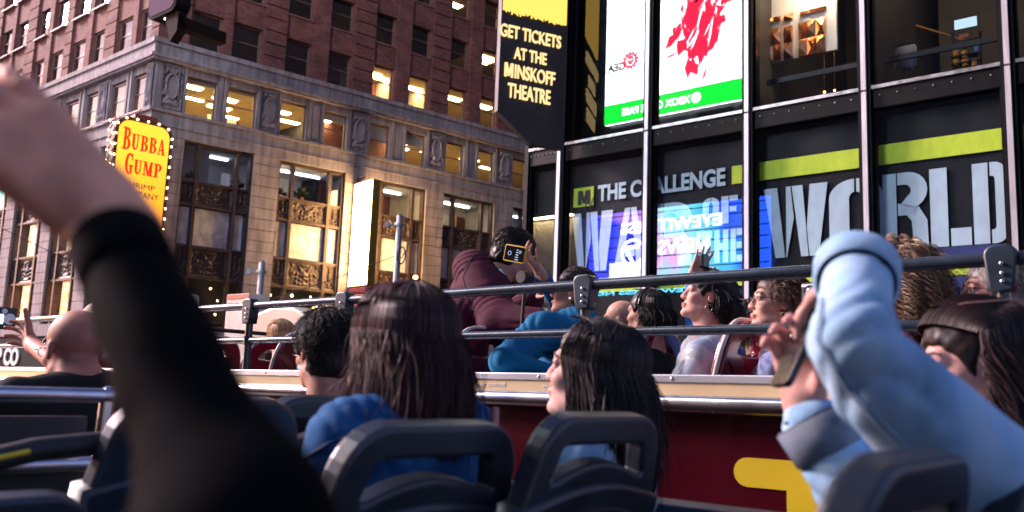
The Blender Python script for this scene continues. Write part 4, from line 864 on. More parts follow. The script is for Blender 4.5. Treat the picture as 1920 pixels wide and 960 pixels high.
wire(505, 562, 26, 745, 478, 26, .05, 'thin dark wire slanting across the second bay to the cabled pole'); wire(-60, 395, 34, 240, 535, 36, .1, 'thin dark wire slanting across the side street windows'); wire(745, 545, 26, 779, 520, 41, .02, 'thin wire from the cabled pole to the flood lamp')
# red and white kiosk awning low behind the rail
aw = thing('kiosk_awning', 'red and white kiosk awning below the glowing white sign', 'awning', frame(at(650, 600, 30)*np.array([1, 1, 0]), exA))
za_ = at(650, 545, 30)[2]; q = MB(); q.prism([(0, za_), (-1.2, za_-.7), (-1.2, za_-.9), (0, za_-.9)], 0, 1.5, axis='x'); q.build('canopy', mat('red_canopy', (.4, .03, .03), .6), aw)
q = MB(); q.box(.05, 1.45, -1.25, -1.21, za_-.88, za_-.74); q.build('lit_panel', emis('white_panel_light', (1, .85, .8), 2.2), aw); q = MB(); q.box(.1, 1.4, -.9, 0, .14, za_-.91); q.build('booth', mat('red_booth', (.2, .02, .02), .6), aw)
# ------------------------------------------------------------------ the two tour buses and their neighbours
BY = rad(-51.4); AV = np.array([math.sin(BY), math.cos(BY), 0]); NV = np.array([-AV[1], AV[0], 0])*-1
TL = math.tan(rad(-.6))
def W_(s, D, z): return np.array([0, 0, z+TL*s*0])+AV*s+NV*D
def onD(px, py, D):
    d = ray(px, py); t = D/(d@NV); P = CP+d*t; return P
def onS(px, py, s):
    d = ray(px, py); t = s/(d@AV); P = CP+d*t; return P
def sD(P): return float(P@AV), float(P@NV), float(P[2])
RED = mat('maroon_bus_paint', (.048, .0016, .007), .22, 0, .15, 1.5, coat=.7); CREAM = mat('cream_paint', (.60, .47, .27), .35, 0, .12, 3, coat=.3); CREAMW = mat('cream_plastic', (.58, .50, .40), .4, 0, .12, 2)
ALU = mat('brushed_aluminium', (.62, .64, .68), .35, .6, .12, 14, stretch=(.1, 1, 1)); CHROME = mat('worn_chrome', (.62, .60, .62), .24, 1, .25, 5)
RAILP = mat('slate_grey_rail_paint', (.026, .038, .056), .28, .0, .25, 9, coat=.35); JOINT = mat('slate_grey_joint', (.022, .038, .056), .38, 0, .25, 14, .1, 60); RIVET = mat('steel_rivet', (.6, .62, .65), .3, .9)
YEL = mat('yellow_vinyl', (.62, .46, .01), .45, 0, .1, 2); RUBBER = mat('black_rubber', (.012, .012, .013), .6); DECK = mat('bus_deck_floor', (.05, .05, .055), .7, 0, .3, 6, .3, 50)
ax_t = AV+np.array([0, 0, TL]); FBUS = frame(np.array([0, 0, 3.79])+NV*3.0, ax_t)     # x forward, y towards us, z up; strip top at z=0
def tour_bus(label, M, x0, x1, zg, rails=True):
    t = thing('tour_bus', label, 'bus', M, 'open top tour buses')
    q = MB(); q.prism([(x0, -2.9), (x1-.1, -2.9), (x1, -2.6), (x1, -.2), (x1-.05, -.075), (x0, -.075)], -2.45, 0.0); q.build('body', RED, t, None)
    return t
bus2 = thing('tour_bus', 'maroon open top tour bus with cream band and slate rails full of passengers', 'bus', FBUS, 'open top tour buses')
X0, X1 = -5., 8.3
q = MB(); q.prism([(X0, -3.2), (X1-.1, -3.2), (X1, -2.9), (X1, -.3), (X1-.05, -.075), (X0, -.075)], -.05, .0); q.box(X0, X1-.1, -2.5, -.05, -3.2, -.84); q.prism([(X0, -.84), (X1-.1, -.84), (X1-.1, -.075), (X0, -.075)], -2.5, -2.44); q.build('body', RED, bus2, bevel=.01)
q = MB(); q.box(X0, X1-.1, -2.44, -.05, -.84, -.82); q.build('deck_floor', DECK, bus2)
q = MB(); q.box(X0, X1, -.11, .012, -.03, 0); q.build('sill_strip', ALU, bus2, bevel=.004)
q = MB(); q.box(X0, X1, -.06, .006, -.075, -.031); q.build('cream_band', CREAM, bus2)
q = MB()
for x in np.arange(X0+.4, X1-.3, .62): q.ball((x, .013, -.015), (.007, .003, .007), 8, 5)
q.build('bolt', RIVET, bus2)
q = MB()
for x in (-3.2, -1.1, .98, 3.1, 5.2, 7.2): q.box(x-.004, x+.004, -.03, .0012, -2.8, -.16)
q.box(X0, X1-.1, -.03, .0012, -1.02, -1.012); q.build('panel_seam', mat('dark_panel_gap', (.01, .002, .003), .6), bus2)
q = MB(); q.tube([(X0, .035, -.108), (X1, .035, -.108)], .033, 16); q.build('rub_rail', CHROME, bus2)
for z, r in ((.362, .0225), (.165, .0185)):
    q = MB(); q.tube([(X0, -.02, z), (X1-.4, -.02, z)], r, 16); q.build('handrail', RAILP, bus2)
q = MB(); q.tube([(.1, 0, -.11), (.1, 0, .33)], .020, 12); pst = q.build('rail_post', RAILP, bus2); bpy.data.objects.remove(pst)
for px in (472, 648, 1100, 1882):
    P = onD(px, 560 if px < 1000 else 520, 3.02); s = float((P-np.array([0, 0, 3.79])-NV*3.0)@np.array([ax_t[0], ax_t[1], 0]))
    q = MB(); q.tube([(s, -.02, -.03), (s, -.02, .33)], .021, 12); o = q.build('rail_post', RAILP, bus2)
    j = curve_mesh([[(s-.025, .268), (s+.025, .268), (s+.031, .30)]+[(s+.016+.022*math.cos(rad(a)), .374+.022*math.sin(rad(a))) for a in range(0, 91, 18)]+[(s-.016+.022*math.cos(rad(a)), .374+.022*math.sin(rad(a))) for a in range(90, 181, 18)]+[(s-.031, .30)]], .022, .008); d = j; d.transform(Matrix.Translation((0, -.02, 0)) @ Matrix.Rotation(rad(90), 4, 'X')); jo = obj_from(d, 'clamp', JOINT, o, None, False)
    q = MB(); 
    for z in (.345, .315, .29): q.ball((s-.004, .015, z), (.0065, .004, .0065), 10, 6)
    q.build('rivet', RIVET, jo)
    q = MB(); q.tube([(s, -.02, .14), (s, -.02, .19)], .027, 12); q.build('collar', JOINT, o)
    if False: pass
q = MB()
for a, b, c, d in ((1.02, 1.36, -.385, -.285), (1.02, 1.20, -.52, -.385)): pass
q.prism([(1.31, -.285)]+[(1.31+.05*math.sin(rad(a)), -.335+.05*math.cos(rad(a))) for a in range(0, 181, 20)]+[(1.17, -.385), (1.17, -.50), (1.06, -.50), (1.06, -.385), (.95, -.385), (.95, -.285)], .001, .004)
q.build('yellow_lettering', YEL, bus2)
q = MB(); q.mesh(text_data('please stay seated', 2.72, 3.0, -.066, -.042, 0, .002, -.01)); 
o = q.build('small_lettering', mat('white_script', (.8, .8, .78), .5), bus2, Matrix.Translation((5.4, .0065, 0)) @ Matrix.Rotation(math.pi, 4, 'Z'))
q = MB(); q.mesh(text_data('mind the step', 2.3, 2.42, -.066, -.045, 0, .002, -.01)); q.build('small_lettering', o.data.materials[0], bus2, Matrix.Translation((4.5, .0065, 0)) @ Matrix.Rotation(math.pi, 4, 'Z'))
WHEEL = []
def wheels(parent, xs, ys, zg):
    for x in xs:
        for y in ys:
            q = MB(); q.tube([(x, y-.14, zg+.5), (x, y-.12, zg+.5), (x, y+.12, zg+.5), (x, y+.14, zg+.5)], [.44, .5, .5, .44], 28); o = q.build('wheel', RUBBER, parent); q = MB(); q.tube([(x, y-.145, zg+.5), (x, y+.145, zg+.5)], .28, 20); q.build('rim', ALU, o)
wheels(bus2, (-3., 5.6), (-.1, -2.35), -3.79)
# windscreen frame and cowl at the front of the top deck
def inb(P): v = FBUS.inverted() @ Vector(P); return np.array(v)
wa, wb = inb(onD(66, 664, 3.06)), inb(onD(121, 594, 3.06)); far = np.array([0, -2.3, 0])
q = MB(); q.tube([wa, wb, wb+far*.02, wb+far, wa+far], .018, 10); w_ = q.build('windscreen_frame', RUBBER, bus2)
q = MB(); q.tube([wb+np.array([0, -.03, .015]), wb+far*.25+np.array([0, 0, .02])], .014, 10); q.build('chrome_edge', CHROME, w_)
q = MB(); q.quad(wa, wb, wb+far, wa+far); q.build('windscreen_glass', SHOPGLASS, w_)
# far bus beyond, cream cowls rising over the seats
FB3 = frame(np.array([0, 0, 3.75])+NV*6.2, AV)
bus3 = thing('tour_bus', 'cream cowled tour bus beyond the first one, seen behind the seated passengers', 'bus', FB3, 'open top tour buses')
q = MB(); q.box(-1, 12, -2.4, 0, -3.2, -.1); q.build('body', RED, bus3); wheels(bus3, (1., 9.), (-.1, -2.3), -3.75)
def b3(px, py): P = onD(px, py, 6.2)-np.array([0, 0, 3.75])-NV*6.2; return float(P@AV), float(P[2])
for pts in ([(455, 640), (478, 585), (510, 572), (545, 574), (575, 592), (597, 632), (597, 655), (455, 660)], [(118, 640), (130, 600), (158, 572), (190, 552), (235, 546), (330, 548), (330, 640)]):
    P = [b3(*p) for p in pts]; q = MB(); q.prism(P, -.35, -.03, smooth=False); q.build('cowl', CREAMW, bus3, bevel=.04)
q = MB(); P = [b3(*p) for p in ((157, 586), (180, 568), (205, 560), (205, 572), (180, 578), (160, 592))]; q.prism(P, -.029, -.02); q.build('cowl_vent', mat('grey_vent', (.25, .22, .2), .5), bus3)  # small flat grey vent shape on the cowl
a_, b_ = b3(425, 552), b3(465, 566); q = MB(); q.box(min(a_[0], b_[0]), max(a_[0], b_[0]), -.3, -.01, -.1, a_[1]); q.build('side_board', mat('pale_side_board', (.6, .55, .5), .5), bus3)
q = MB(); q.box(min(a_[0], b_[0]), max(a_[0], b_[0]), -.009, -.004, a_[1]-.06, a_[1]-.01); q.build('red_stripe', mat('orange_red_stripe', (.5, .08, .03), .5), bus3)
a_ = b3(573, 596); q = MB(); q.tube([(a_[0]+.05*math.cos(x), .03, a_[1]-.08+.09*math.sin(x)) for x in np.linspace(0, math.pi, 12)]+[(a_[0]-.05, .03, a_[1]-.4)], .014, 8); q.build('grab_loop', RAILP, bus3)
# ------------------------------------------------------------------ seats
def seat_outline(w, h, tw, r, bow=0.):
    """rounded back outline, base at z=0; tw = top width"""
    pts = [(w/2, 0)]
    n = 8
    for i in range(n+1): a = rad(90*i/n); pts.append((tw/2-r+r*math.cos(a), h-r+r*math.sin(a)))
    for i in range(n+1): a = rad(90+90*i/n); pts.append((-tw/2+r+r*math.cos(a), h-r+r*math.sin(a)))
    pts.append((-w/2, 0)); return pts
GREYP = mat('charcoal_seat_plastic', (.019, .026, .037), .37, 0, .3, 9, .3, 200); GREYD = mat('dark_seat_panel', (.014, .016, .021), .45, 0, .2, 20, .2, 200)
def seat(label, M, group, scale=1.):
    t = thing('bus_seat', label, 'seat', M, group)
    T = Matrix.Rotation(rad(14), 4, 'Y') @ Matrix.Rotation(rad(90), 4, 'Z') @ Matrix.Rotation(rad(90), 4, 'X')   # outline x -> +y, z up, recline backwards
    T = Matrix.Rotation(rad(-14), 4, 'Y') @ Matrix.Rotation(rad(90), 4, 'Z') @ Matrix.Rotation(rad(90), 4, 'X')
    h = .70
    hole = [(-.145, h-.055), (.145, h-.055)]+[(.16*math.cos(a)*1.0, 0) for a in ()]
    hole = [(.125+.03*math.cos(rad(a)), h-.066+.03*math.sin(rad(a))) for a in range(0, 91, 15)]+[(-.125+.03*math.cos(rad(a)), h-.066+.03*math.sin(rad(a))) for a in range(90, 181, 15)]
    hole += [(-.168, h-.108), (-.160, h-.122)]+[(x, h-.124+.034*math.cos(x/.15*math.pi/2)) for x in np.linspace(-.14, .14, 11)]+[(.160, h-.122), (.168, h-.108)]
    sp_ = [(x, z) for x, z in seat_outline(.45, h, .40, .085) if z > h-.15]; low = [(x, h-.160+.034*math.cos(x/.22*math.pi/2)) for x in np.linspace(-.222, .222, 11)]
    out = [(.216, h-.160)]+[p for p in sp_]+[(-.216, h-.160)]+low[1:-1]
    d = curve_mesh([out, hole], .013, .010, 3); d.transform(T); obj_from(d, 'back_frame', GREYP, t, None, False).data.polygons.foreach_set('use_smooth', [False]*len(d.polygons))
    top = [(x, h-.166+.034*math.cos(x/.225*math.pi/2)) for x in np.linspace(.228, -.228, 13)]
    d = curve_mesh([[(.232, 0)]+top+[(-.232, 0)]], .020, .012, 3); d.transform(T); obj_from(d, 'back_shell', GREYP, t)
    inn = [(x*.84, z-.035 if z > .1 else .05) for x, z in [(.232, 0)]+top+[(-.232, 0)]]
    d = curve_mesh([inn], .004, .002, 1); d.transform(T @ Matrix.Translation((0, 0, .034)) if False else T @ Matrix.Translation((0, 0, -.034))); obj_from(d, 'shell_inset', GREYD, t)
    d = curve_mesh([rrect(-.215, .215, -.0, .42, .06)], .03, .02, 2); d.transform(Matrix.Translation((.03, 0, .0)) @ Matrix.Rotation(rad(-90), 4, 'Z') @ Matrix.Rotation(0, 4, 'X')); obj_from(d, 'seat_cushion', GREYP, t)
    q = MB(); q.tube([(.08, -.18, -.05), (.08, -.18, -.42)], .02, 8); q.tube([(.08, .18, -.05), (.08, .18, -.42)], .02, 8); q.tube([(.36, -.18, -.05), (.36, -.18, -.42)], .02, 8); q.tube([(.36, .18, -.05), (.36, .18, -.42)], .02, 8); q.build('leg_frame', CHROME, t); return t
def FS1(s, D, z): return frame(AV*s+NV*D+np.array([0, 0, z]), AV)
FLOOR = 2.50
gA = 'grey plastic seats on our bus'
Zs = FLOOR+.47
for px, py, D, lab in ((822, 788, 1.10, 'grey plastic seat behind the woman in the dark blue denim jacket'), (1132, 773, 1.47, 'grey plastic seat behind the woman with long hair in pale denim'), (1712, 845, .98, 'blurred grey seat in front of the raised denim arm'), (1950, 845, 1.42, 'blurred grey seat cut off by the right photo edge'), (628, 742, 1.52, 'grey seat before the dark haired boy'), (80, 715, 1.28, 'black topped seat behind the bald man'), (405, 742, 1.03, 'grey seat mostly hidden by the black sleeve'), (-70, 930, .55, 'blue grey seat in the lower left corner')):
    P = onD(px, py, D); s, D_, z = sD(P)
    h = .70*math.cos(rad(14))+.012; back = .70*math.sin(rad(14))
    seat(lab, FS1(s+back, D, z-h), gA)
# maroon seats with pale edging on the other bus
REDS2 = mat('maroon_seat_plastic', (.16, .006, .018), .2, 0, .15, 3, coat=.8); PALE = mat('pale_seat_edge', (.62, .55, .5), .4); GOLDT = mat('gold_print', (.5, .28, .06), .5)
def redseat(label, s, D, z):
    t = thing('bus_seat', label, 'seat', frame(AV*s+NV*D+np.array([0, 0, z+TL*s]), ax_t), 'maroon seats on the other bus')
    T = Matrix.Rotation(rad(-12), 4, 'Y') @ Matrix.Rotation(rad(90), 4, 'Z') @ Matrix.Rotation(rad(90), 4, 'X'); h = .72
    hole = [(.13*math.cos(rad(a)), h-.13+.085*math.sin(rad(a))) for a in range(0, 181, 15)]+[(x, h-.135-.012*math.cos(x/.13*1.57)) for x in np.linspace(-.12, .12, 7)]
    arch = [(.235, 0)]+[(.235*abs(math.cos(rad(a)))**.5*(1 if a < 90 else -1), h-.30+.30*math.sin(rad(a))**.8) for a in range(0, 181, 10)]+[(-.235, 0)]
    d = curve_mesh([arch, hole], .016, .008, 2); d.transform(T); obj_from(d, 'back_shell', REDS2, t)
    q = MB(); q.tube([tuple(T @ Vector((x*1.045, zz*1.01, 0))) for x, zz in arch], .011, 8); q.build('pale_edge', PALE, t)
    q = MB(); q.tube([tuple(T @ Vector((x, zz, -.026))) for x, zz in ((-.19, h-.17), (-.16, h-.19), (0, h-.32), (.16, h-.19), (.19, h-.17))], .005, 6); q.build('raised_line', REDS2, t)
    q = MB(); q.mesh(text_data('STAY SEATED', -.11, .11, h-.47, h-.445, 0, .003, .0)); d = q.data('small_lettering', GOLDT); d.transform(T @ Matrix.Translation((0, 0, -.0245)) @ Matrix.Rotation(rad(-90), 4, 'X') @ Matrix.Rotation(math.pi, 4, 'Z')); 
    d2 = q.data('small_lettering', GOLDT); d2.transform(Matrix.Rotation(rad(-12), 4, 'Y') @ Matrix.Translation((-.0245, 0, 0)) @ Matrix.Rotation(rad(-90), 4, 'Z')); o = bpy.data.objects.new('small_lettering', d2); link(o, t)
    d = curve_mesh([rrect(-.22, .22, 0, .44, .06)], .03, .02, 2); d.transform(Matrix.Translation((.03, 0, 0)) @ Matrix.Rotation(rad(-90), 4, 'Z')); obj_from(d, 'seat_cushion', REDS2, t)
    q = MB(); q.tube([(.2, -.15, -.05), (.2, -.15, -.35)], .025, 8); q.tube([(.2, .15, -.05), (.2, .15, -.35)], .025, 8); q.build('leg_frame', RAILP, t)
rows = (7.0, 5.55, 4.52, 3.10, 2.35, 1.66, .90, .2)
who = {7.0: 'under the grey haired passenger near the front', 5.55: 'of the row before the blonde passenger', 4.52: 'arched over the rail left of the boy', 3.10: 'below the man in the maroon jacket', 2.35: 'behind the man in the blue pullover', 1.66: 'behind the woman in the clear poncho', .90: 'behind the woman with big curly hair', .2: 'behind the grey haired man in glasses'}
for s in rows:
    for k_, D in enumerate((3.52, 4.02)): redseat(('near' if k_ == 0 else 'far')+' maroon seat of the pair '+who[s], s, D, 3.32)
# ------------------------------------------------------------------ our own bus: deck, side, guard rails
FB1 = frame((0, 0, 0), AV)
bus1 = thing('tour_bus', 'dark decked tour bus the photo is taken from, its grey side ledge showing low', 'bus', FB1, 'open top tour buses')
q = MB(); q.box(-4, 6.5, -2.02, .9, FLOOR-.12, FLOOR); q.build('deck_floor', DECK, bus1)
q = MB(); q.box(-4, 6.5, -2.02, .9, .45, FLOOR-.121); q.box(-4, 6.5, .84, .9, FLOOR, 3.3); q.box(-4, 6.5, -2.02, -1.97, FLOOR, 3.40); q.build('body', RED, bus1); wheels(bus1, (-2.6, 4.6), (-1.95, .8), 0)
q = MB(); q.box(-4, 6.5, -2.06, -1.94, 3.401, 3.44); q.build('side_ledge', JOINT, bus1, bevel=.008)
Pc = onS(203, 742, 2.1); s_, D_, z_ = sD(Pc); Pd = onS(182, 865, 2.1); z2_ = sD(Pd)[2]
gr = thing('guard_frame', 'square welded chrome guard frame beside the stairwell on the left', 'rail', FB1)
q = MB(); q.tube([(2.1, .5, z_), (2.1, -D_, z_)], .018, 14); q.tube([(2.1, -D_, z_+.012), (2.1, -D_+.005, z2_-.005)], .018, 14); q.tube([(2.1, .5, z2_-.005), (2.1, -D_+.005, z2_-.005)], .018, 14); q.tube([(2.1, -D_-.001, z2_), (2.1, -D_, FLOOR)], .017, 12); q.build('rail_tube', CHROME, gr)
q = MB()
for z in (z_, z2_): q.ball((2.1, -D_, z), .0235, 10, 8)
q.build('weld', CHROME, gr)
q = MB(); q.box(2.13, 2.15, -D_+.03, .5, FLOOR, z_-.05); q.build('backing_panel', GREYD, gr)
Pe = onS(10, 848, 1.62); Pf = onS(300, 812, 1.62); e0, e1 = sD(Pe), sD(Pf)
hr = thing('grab_rail', 'thick black rubber grab rail with a yellow stripe at the lower left', 'rail', FB1)
q = MB(); q.tube([(1.62, -e0[1]+.35, e0[2]-.12), (1.62, -e0[1]+.1, e0[2]-.03), (1.62, -e0[1]-.05, e0[2]+.003), (1.62, -e1[1]-.1, e1[2])], .021, 14); q.build('rail_tube', RUBBER, hr)
q = MB(); q.tube([(1.598, -e0[1]+.17, e0[2]-.055), (1.598, -e0[1]+.06, e0[2]-.015), (1.598, -e0[1]-.03, e0[2]+.002)], .0045, 8); q.build('yellow_stripe', YEL, hr)
q = MB(); q.tube([(1.62, -e1[1]-.1, e1[2]), (1.62, -e1[1]-.1, FLOOR)], .018, 10); q.tube([(1.62, -e0[1]+.35, e0[2]-.12), (1.62, -e0[1]+.35, FLOOR)], .018, 10); q.build('rail_leg', RUBBER, hr)
# ------------------------------------------------------------------ people: smooth-blended bodies meshed as one surface
def nrm(v): v = np.array(v, float); return v/np.linalg.norm(v)
def RC(a, b, ra, rb, k=.02, op=1): return ('c', np.array(a, float), np.array(b, float), ra, rb, k, op)
def EL(c, r, R=None, k=.02, op=1): return ('e', np.array(c, float), np.array(r, float), np.eye(3) if R is None else R, None, k, op)
def field(P, prims):
    d = np.full(len(P), 1e3)
    for q in prims:
        if q[0] == 'c':
            a, b = q[1], q[2]; ab = b-a; L = ab@ab+1e-12; t = np.clip((P-a)@ab/L, 0, 1); e = np.linalg.norm(P-a-t[:, None]*ab, axis=1)-(q[3]+(q[4]-q[3])*t)
        elif q[0] == 'e':
            x = (P-q[1])@q[3]; k0 = np.linalg.norm(x/q[2], axis=1); k1 = np.linalg.norm(x/q[2]**2, axis=1)+1e-9; e = k0*(k0-1)/k1
        else:
            e = (P-q[1])@q[2]                                       # half space, solid where negative
        k = q[5]
        if q[6] == 1: h = np.clip(.5+.5*(e-d)/k, 0, 1); d = e*(1-h)+d*h-k*h*(1-h)
        elif q[6] == -1: h = np.clip(.5-.5*(d+e)/k, 0, 1); d = d*(1-h)-e*h+k*h*(1-h)
        else: d = np.maximum(d, e)
    return d
def CUT(p, n): return ('h', np.array(p, float), nrm(n), 0, 0, .01, 0)
def surfnet(prims, h, disp=None):
    lo = np.full(3, 1e9); hi = -lo
    for q in prims:
        if q[6] != 1: continue
        if q[0] == 'c': r = max(q[3], q[4]); lo = np.minimum(lo, np.minimum(q[1], q[2])-r); hi = np.maximum(hi, np.maximum(q[1], q[2])+r)
        else: r = q[2].max(); lo = np.minimum(lo, q[1]-r); hi = np.maximum(hi, q[1]+r)
    lo -= 5*h; hi += 5*h; B = 8
    nb = np.ceil((hi-lo)/(h*B)).astype(int)+1; n = nb*B
    f = (lambda P: field(P, prims)) if disp is None else (lambda P: field(P, prims)+disp(P))
    bi = np.stack(np.meshgrid(*[np.arange(x) for x in nb], indexing='ij'), -1).reshape(-1, 3)
    db = field(lo+(bi*B+B/2-.5)*h, prims); act = np.abs(db) < B*h*1.15+.012
    V = np.repeat(np.repeat(np.repeat(np.where(db > 0, 1., -1.).reshape(nb), B, 0), B, 1), B, 2)
    of = np.stack(np.meshgrid(*[np.arange(B)]*3, indexing='ij'), -1).reshape(-1, 3)
    idx = (bi[act][:, None, :]*B+of[None]).reshape(-1, 3)
    for s in range(0, len(idx), 400000):
        c = idx[s:s+400000]; V[c[:, 0], c[:, 1], c[:, 2]] = f(lo+c*h)
    S = V < 0
    cs = [(i, j, k) for i in (0, 1) for j in (0, 1) for k in (0, 1)]
    sl_3 = lambda A, c: A[c[0]:A.shape[0]-1+c[0], c[1]:A.shape[1]-1+c[1], c[2]:A.shape[2]-1+c[2]]
    cnt = sum(sl_3(S, c).astype(np.int8) for c in cs); mask = (cnt > 0) & (cnt < 8); C = np.argwhere(mask)
    vid = np.full(mask.shape, -1, np.int64); vid[mask] = np.arange(len(C)); acc = np.zeros((len(C), 3)); num = np.zeros(len(C))
    for a in cs:
        for ax in range(3):
            if a[ax]: continue
            b = list(a); b[ax] = 1; va = V[C[:, 0]+a[0], C[:, 1]+a[1], C[:, 2]+a[2]]; vb = V[C[:, 0]+b[0], C[:, 1]+b[1], C[:, 2]+b[2]]
            m_ = (va < 0) != (vb < 0); t = np.where(m_, va/(va-vb+1e-12), 0); p = np.repeat(np.array(a, float)[None], len(C), 0); p[:, ax] = t
            acc += p*m_[:, None]; num += m_
    P = lo+(C+acc/num[:, None])*h; F = []
    for ax in range(3):
        o1, o2 = [(1, 2), (2, 0), (0, 1)][ax]; sa = [slice(None)]*3; sb = [slice(None)]*3; sa[ax] = slice(0, -1); sb[ax] = slice(1, None)
        ch = np.argwhere(S[tuple(sa)] != S[tuple(sb)]); ch = ch[(ch[:, o1] > 0) & (ch[:, o2] > 0)]
        ch = ch[(ch[:, o1] < mask.shape[o1]) & (ch[:, o2] < mask.shape[o2])]
        d1 = np.zeros(3, int); d1[o1] = 1; d2 = np.zeros(3, int); d2[o2] = 1; g = lambda c: vid[c[:, 0], c[:, 1], c[:, 2]]
        q = np.stack([g(ch-d1-d2), g(ch-d2), g(ch), g(ch-d1)], 1); fl = S[ch[:, 0], ch[:, 1], ch[:, 2]]
        q[~fl] = q[~fl][:, ::-1]; F.append(q)
    F = np.concatenate(F); F = F[(F >= 0).all(1)]; return P, F
def np_obj(name, P, F, m, parent=None, M=None, col=None, origin=None, smooth=True):
    d = bpy.data.meshes.new(name); Q = P-(origin if origin is not None else 0)
    d.vertices.add(len(Q)); d.vertices.foreach_set('co', Q.astype(np.float32).ravel())
    k = F.shape[1]; d.loops.add(F.size); d.loops.foreach_set('vertex_index', F.astype(np.int32).ravel()); d.polygons.add(len(F)); d.polygons.foreach_set('loop_start', np.arange(0, F.size, k, dtype=np.int32)); d.polygons.foreach_set('loop_total', np.full(len(F), k, np.int32))
    d.update(calc_edges=True); d.validate(); d.polygons.foreach_set('use_smooth', [smooth]*len(d.polygons)); d.materials.append(m)
    if col is not None:
        a = d.color_attributes.new('Col', 'FLOAT_COLOR', 'POINT'); c4 = np.ones((len(Q), 4), np.float32); c4[:, :3] = col; a.data.foreach_set('color', c4.ravel())
    o = bpy.data.objects.new(name, d); link(o, parent)
    if M is not None: o.matrix_basis = M
    return o
def strand_mesh(paths, r, cols):
    """paths N x k x 3 -> thin three sided tapering strands"""
    N, k, _ = paths.shape; T = np.gradient(paths, axis=1); T /= np.linalg.norm(T, axis=2, keepdims=True)+1e-9
    ref = np.array([.3, .5, .81]); U = np.cross(T, ref); U /= np.linalg.norm(U, axis=2, keepdims=True)+1e-9; Wv = np.cross(T, U)
    tp = (1-np.linspace(0, 1, k)**3*.75)[None, :, None]*(r if np.isscalar(r) else r[:, None, None]); V = []
    for a in (0, 2.094, 4.189): V.append(paths+tp*(math.cos(a)*U+math.sin(a)*Wv))
    V = np.stack(V, 2).reshape(-1, 3); i = np.arange(N)[:, None, None]*k*3; j = np.arange(k-1)[None, :, None]*3; c = np.arange(3)[None, None, :]; n_ = (c+1) % 3
    F = np.stack([i+j+c, i+j+n_, i+j+3+n_, i+j+3+c], -1).reshape(-1, 4); return V, F, np.repeat(cols, k*3, 0)
SKIN = attr_mat('skin', .58, .32, .12, 220, .12)
HAIRM = attr_mat('hair', .46, .32, 0); CURLM = attr_mat('curly_hair', .55, .4, 0)
WHITE_EYE = mat('eye_white', (.42, .37, .35), .45, 0, .05); IRIS = mat('dark_iris', (.03, .015, .01), .15); BROWM = mat('brow_hair', (.03, .018, .014), .7)
GLASSF = mat('spectacle_frame', (.03, .025, .025), .3, .4); NAIL = mat('red_nail_polish', (.75, .015, .06), .15, 0, .05); STUD = emis('ear_bud_glow', (.9, .9, .95), .3)  # the ear bud's brightness is a weak glow put into its material
def rot3(yaw, pitch, roll):
    """columns forward, left, up; yaw in the bus frame (0 = bus forward, + = left), pitch up +"""
    y = rad(yaw); f0 = AV*math.cos(y)-NV*math.sin(y); l0 = -NV*math.cos(y)-AV*math.sin(y); u0 = np.array([0, 0, 1.])
    p = rad(pitch); f = f0*math.cos(p)+u0*math.sin(p); u = u0*math.cos(p)-f0*math.sin(p); r_ = rad(roll)
    l = l0*math.cos(r_)+u*math.sin(r_); u2 = u*math.cos(r_)-l0*math.sin(r_); return np.stack([f, l, u2], 1)
def head_prims(H, R, s=1.):
    L = lambda *p: H+R@(np.array(p)*s); q = []; S = lambda *r: np.array(r)*s
    q.append(EL(L(-.012, 0, .035), S(.096, .077, .085), R)); q.append(EL(L(.030, 0, -.045), S(.062, .056, .078), R, .03*s))
    for y in (-1, 1):
        q.append(RC(L(.012, y*.045, -.068), L(.072, y*.012, -.103), .018*s, .014*s, .022*s)); q.append(EL(L(.062, y*.038, -.03), S(.024, .022, .02), R, .02*s))
    q.append(EL(L(.078, 0, -.104), S(.016, .02, .014), R, .015*s)); q.append(RC(L(.080, -.03, .020), L(.080, .03, .020), .014*s, .014*s, .018*s))
    for y in (-1, 1): q.append(EL(L(.098, y*.031, .001), S(.016, .017, .011), R, .012*s, -1))
    for y in (-1, 1): q.append(EL(L(.0815, y*.031, .0075), S(.0115, .017, .0075), R, .004*s))
    q.append(RC(L(.090, 0, .006), L(.106, 0, -.034), .0085*s, .0115*s, .010*s))
    for y in (-1, 1): q.append(EL(L(.098, y*.011, -.037), S(.010, .008, .008), R, .006*s))
    q.append(EL(L(.092, 0, -.066), S(.012, .023, .0065), R, .007*s)); q.append(EL(L(.089, 0, -.077), S(.012, .019, .007), R, .006*s))
    q.append(EL(L(.104, 0, -.0715), S(.008, .02, .0016), R, .003*s, -1))
    for y in (-1, 1):
        q.append(EL(L(-.008, y*.078, -.008), S(.018, .008, .029), R, .006*s)); q.append(EL(L(.0, y*.088, -.004), S(.009, .006, .015), R, .005*s, -1))
    q.append(RC(L(-.025, 0, -.06), L(-.050, 0, -.20), .054*s, .060*s, .03*s)); return q
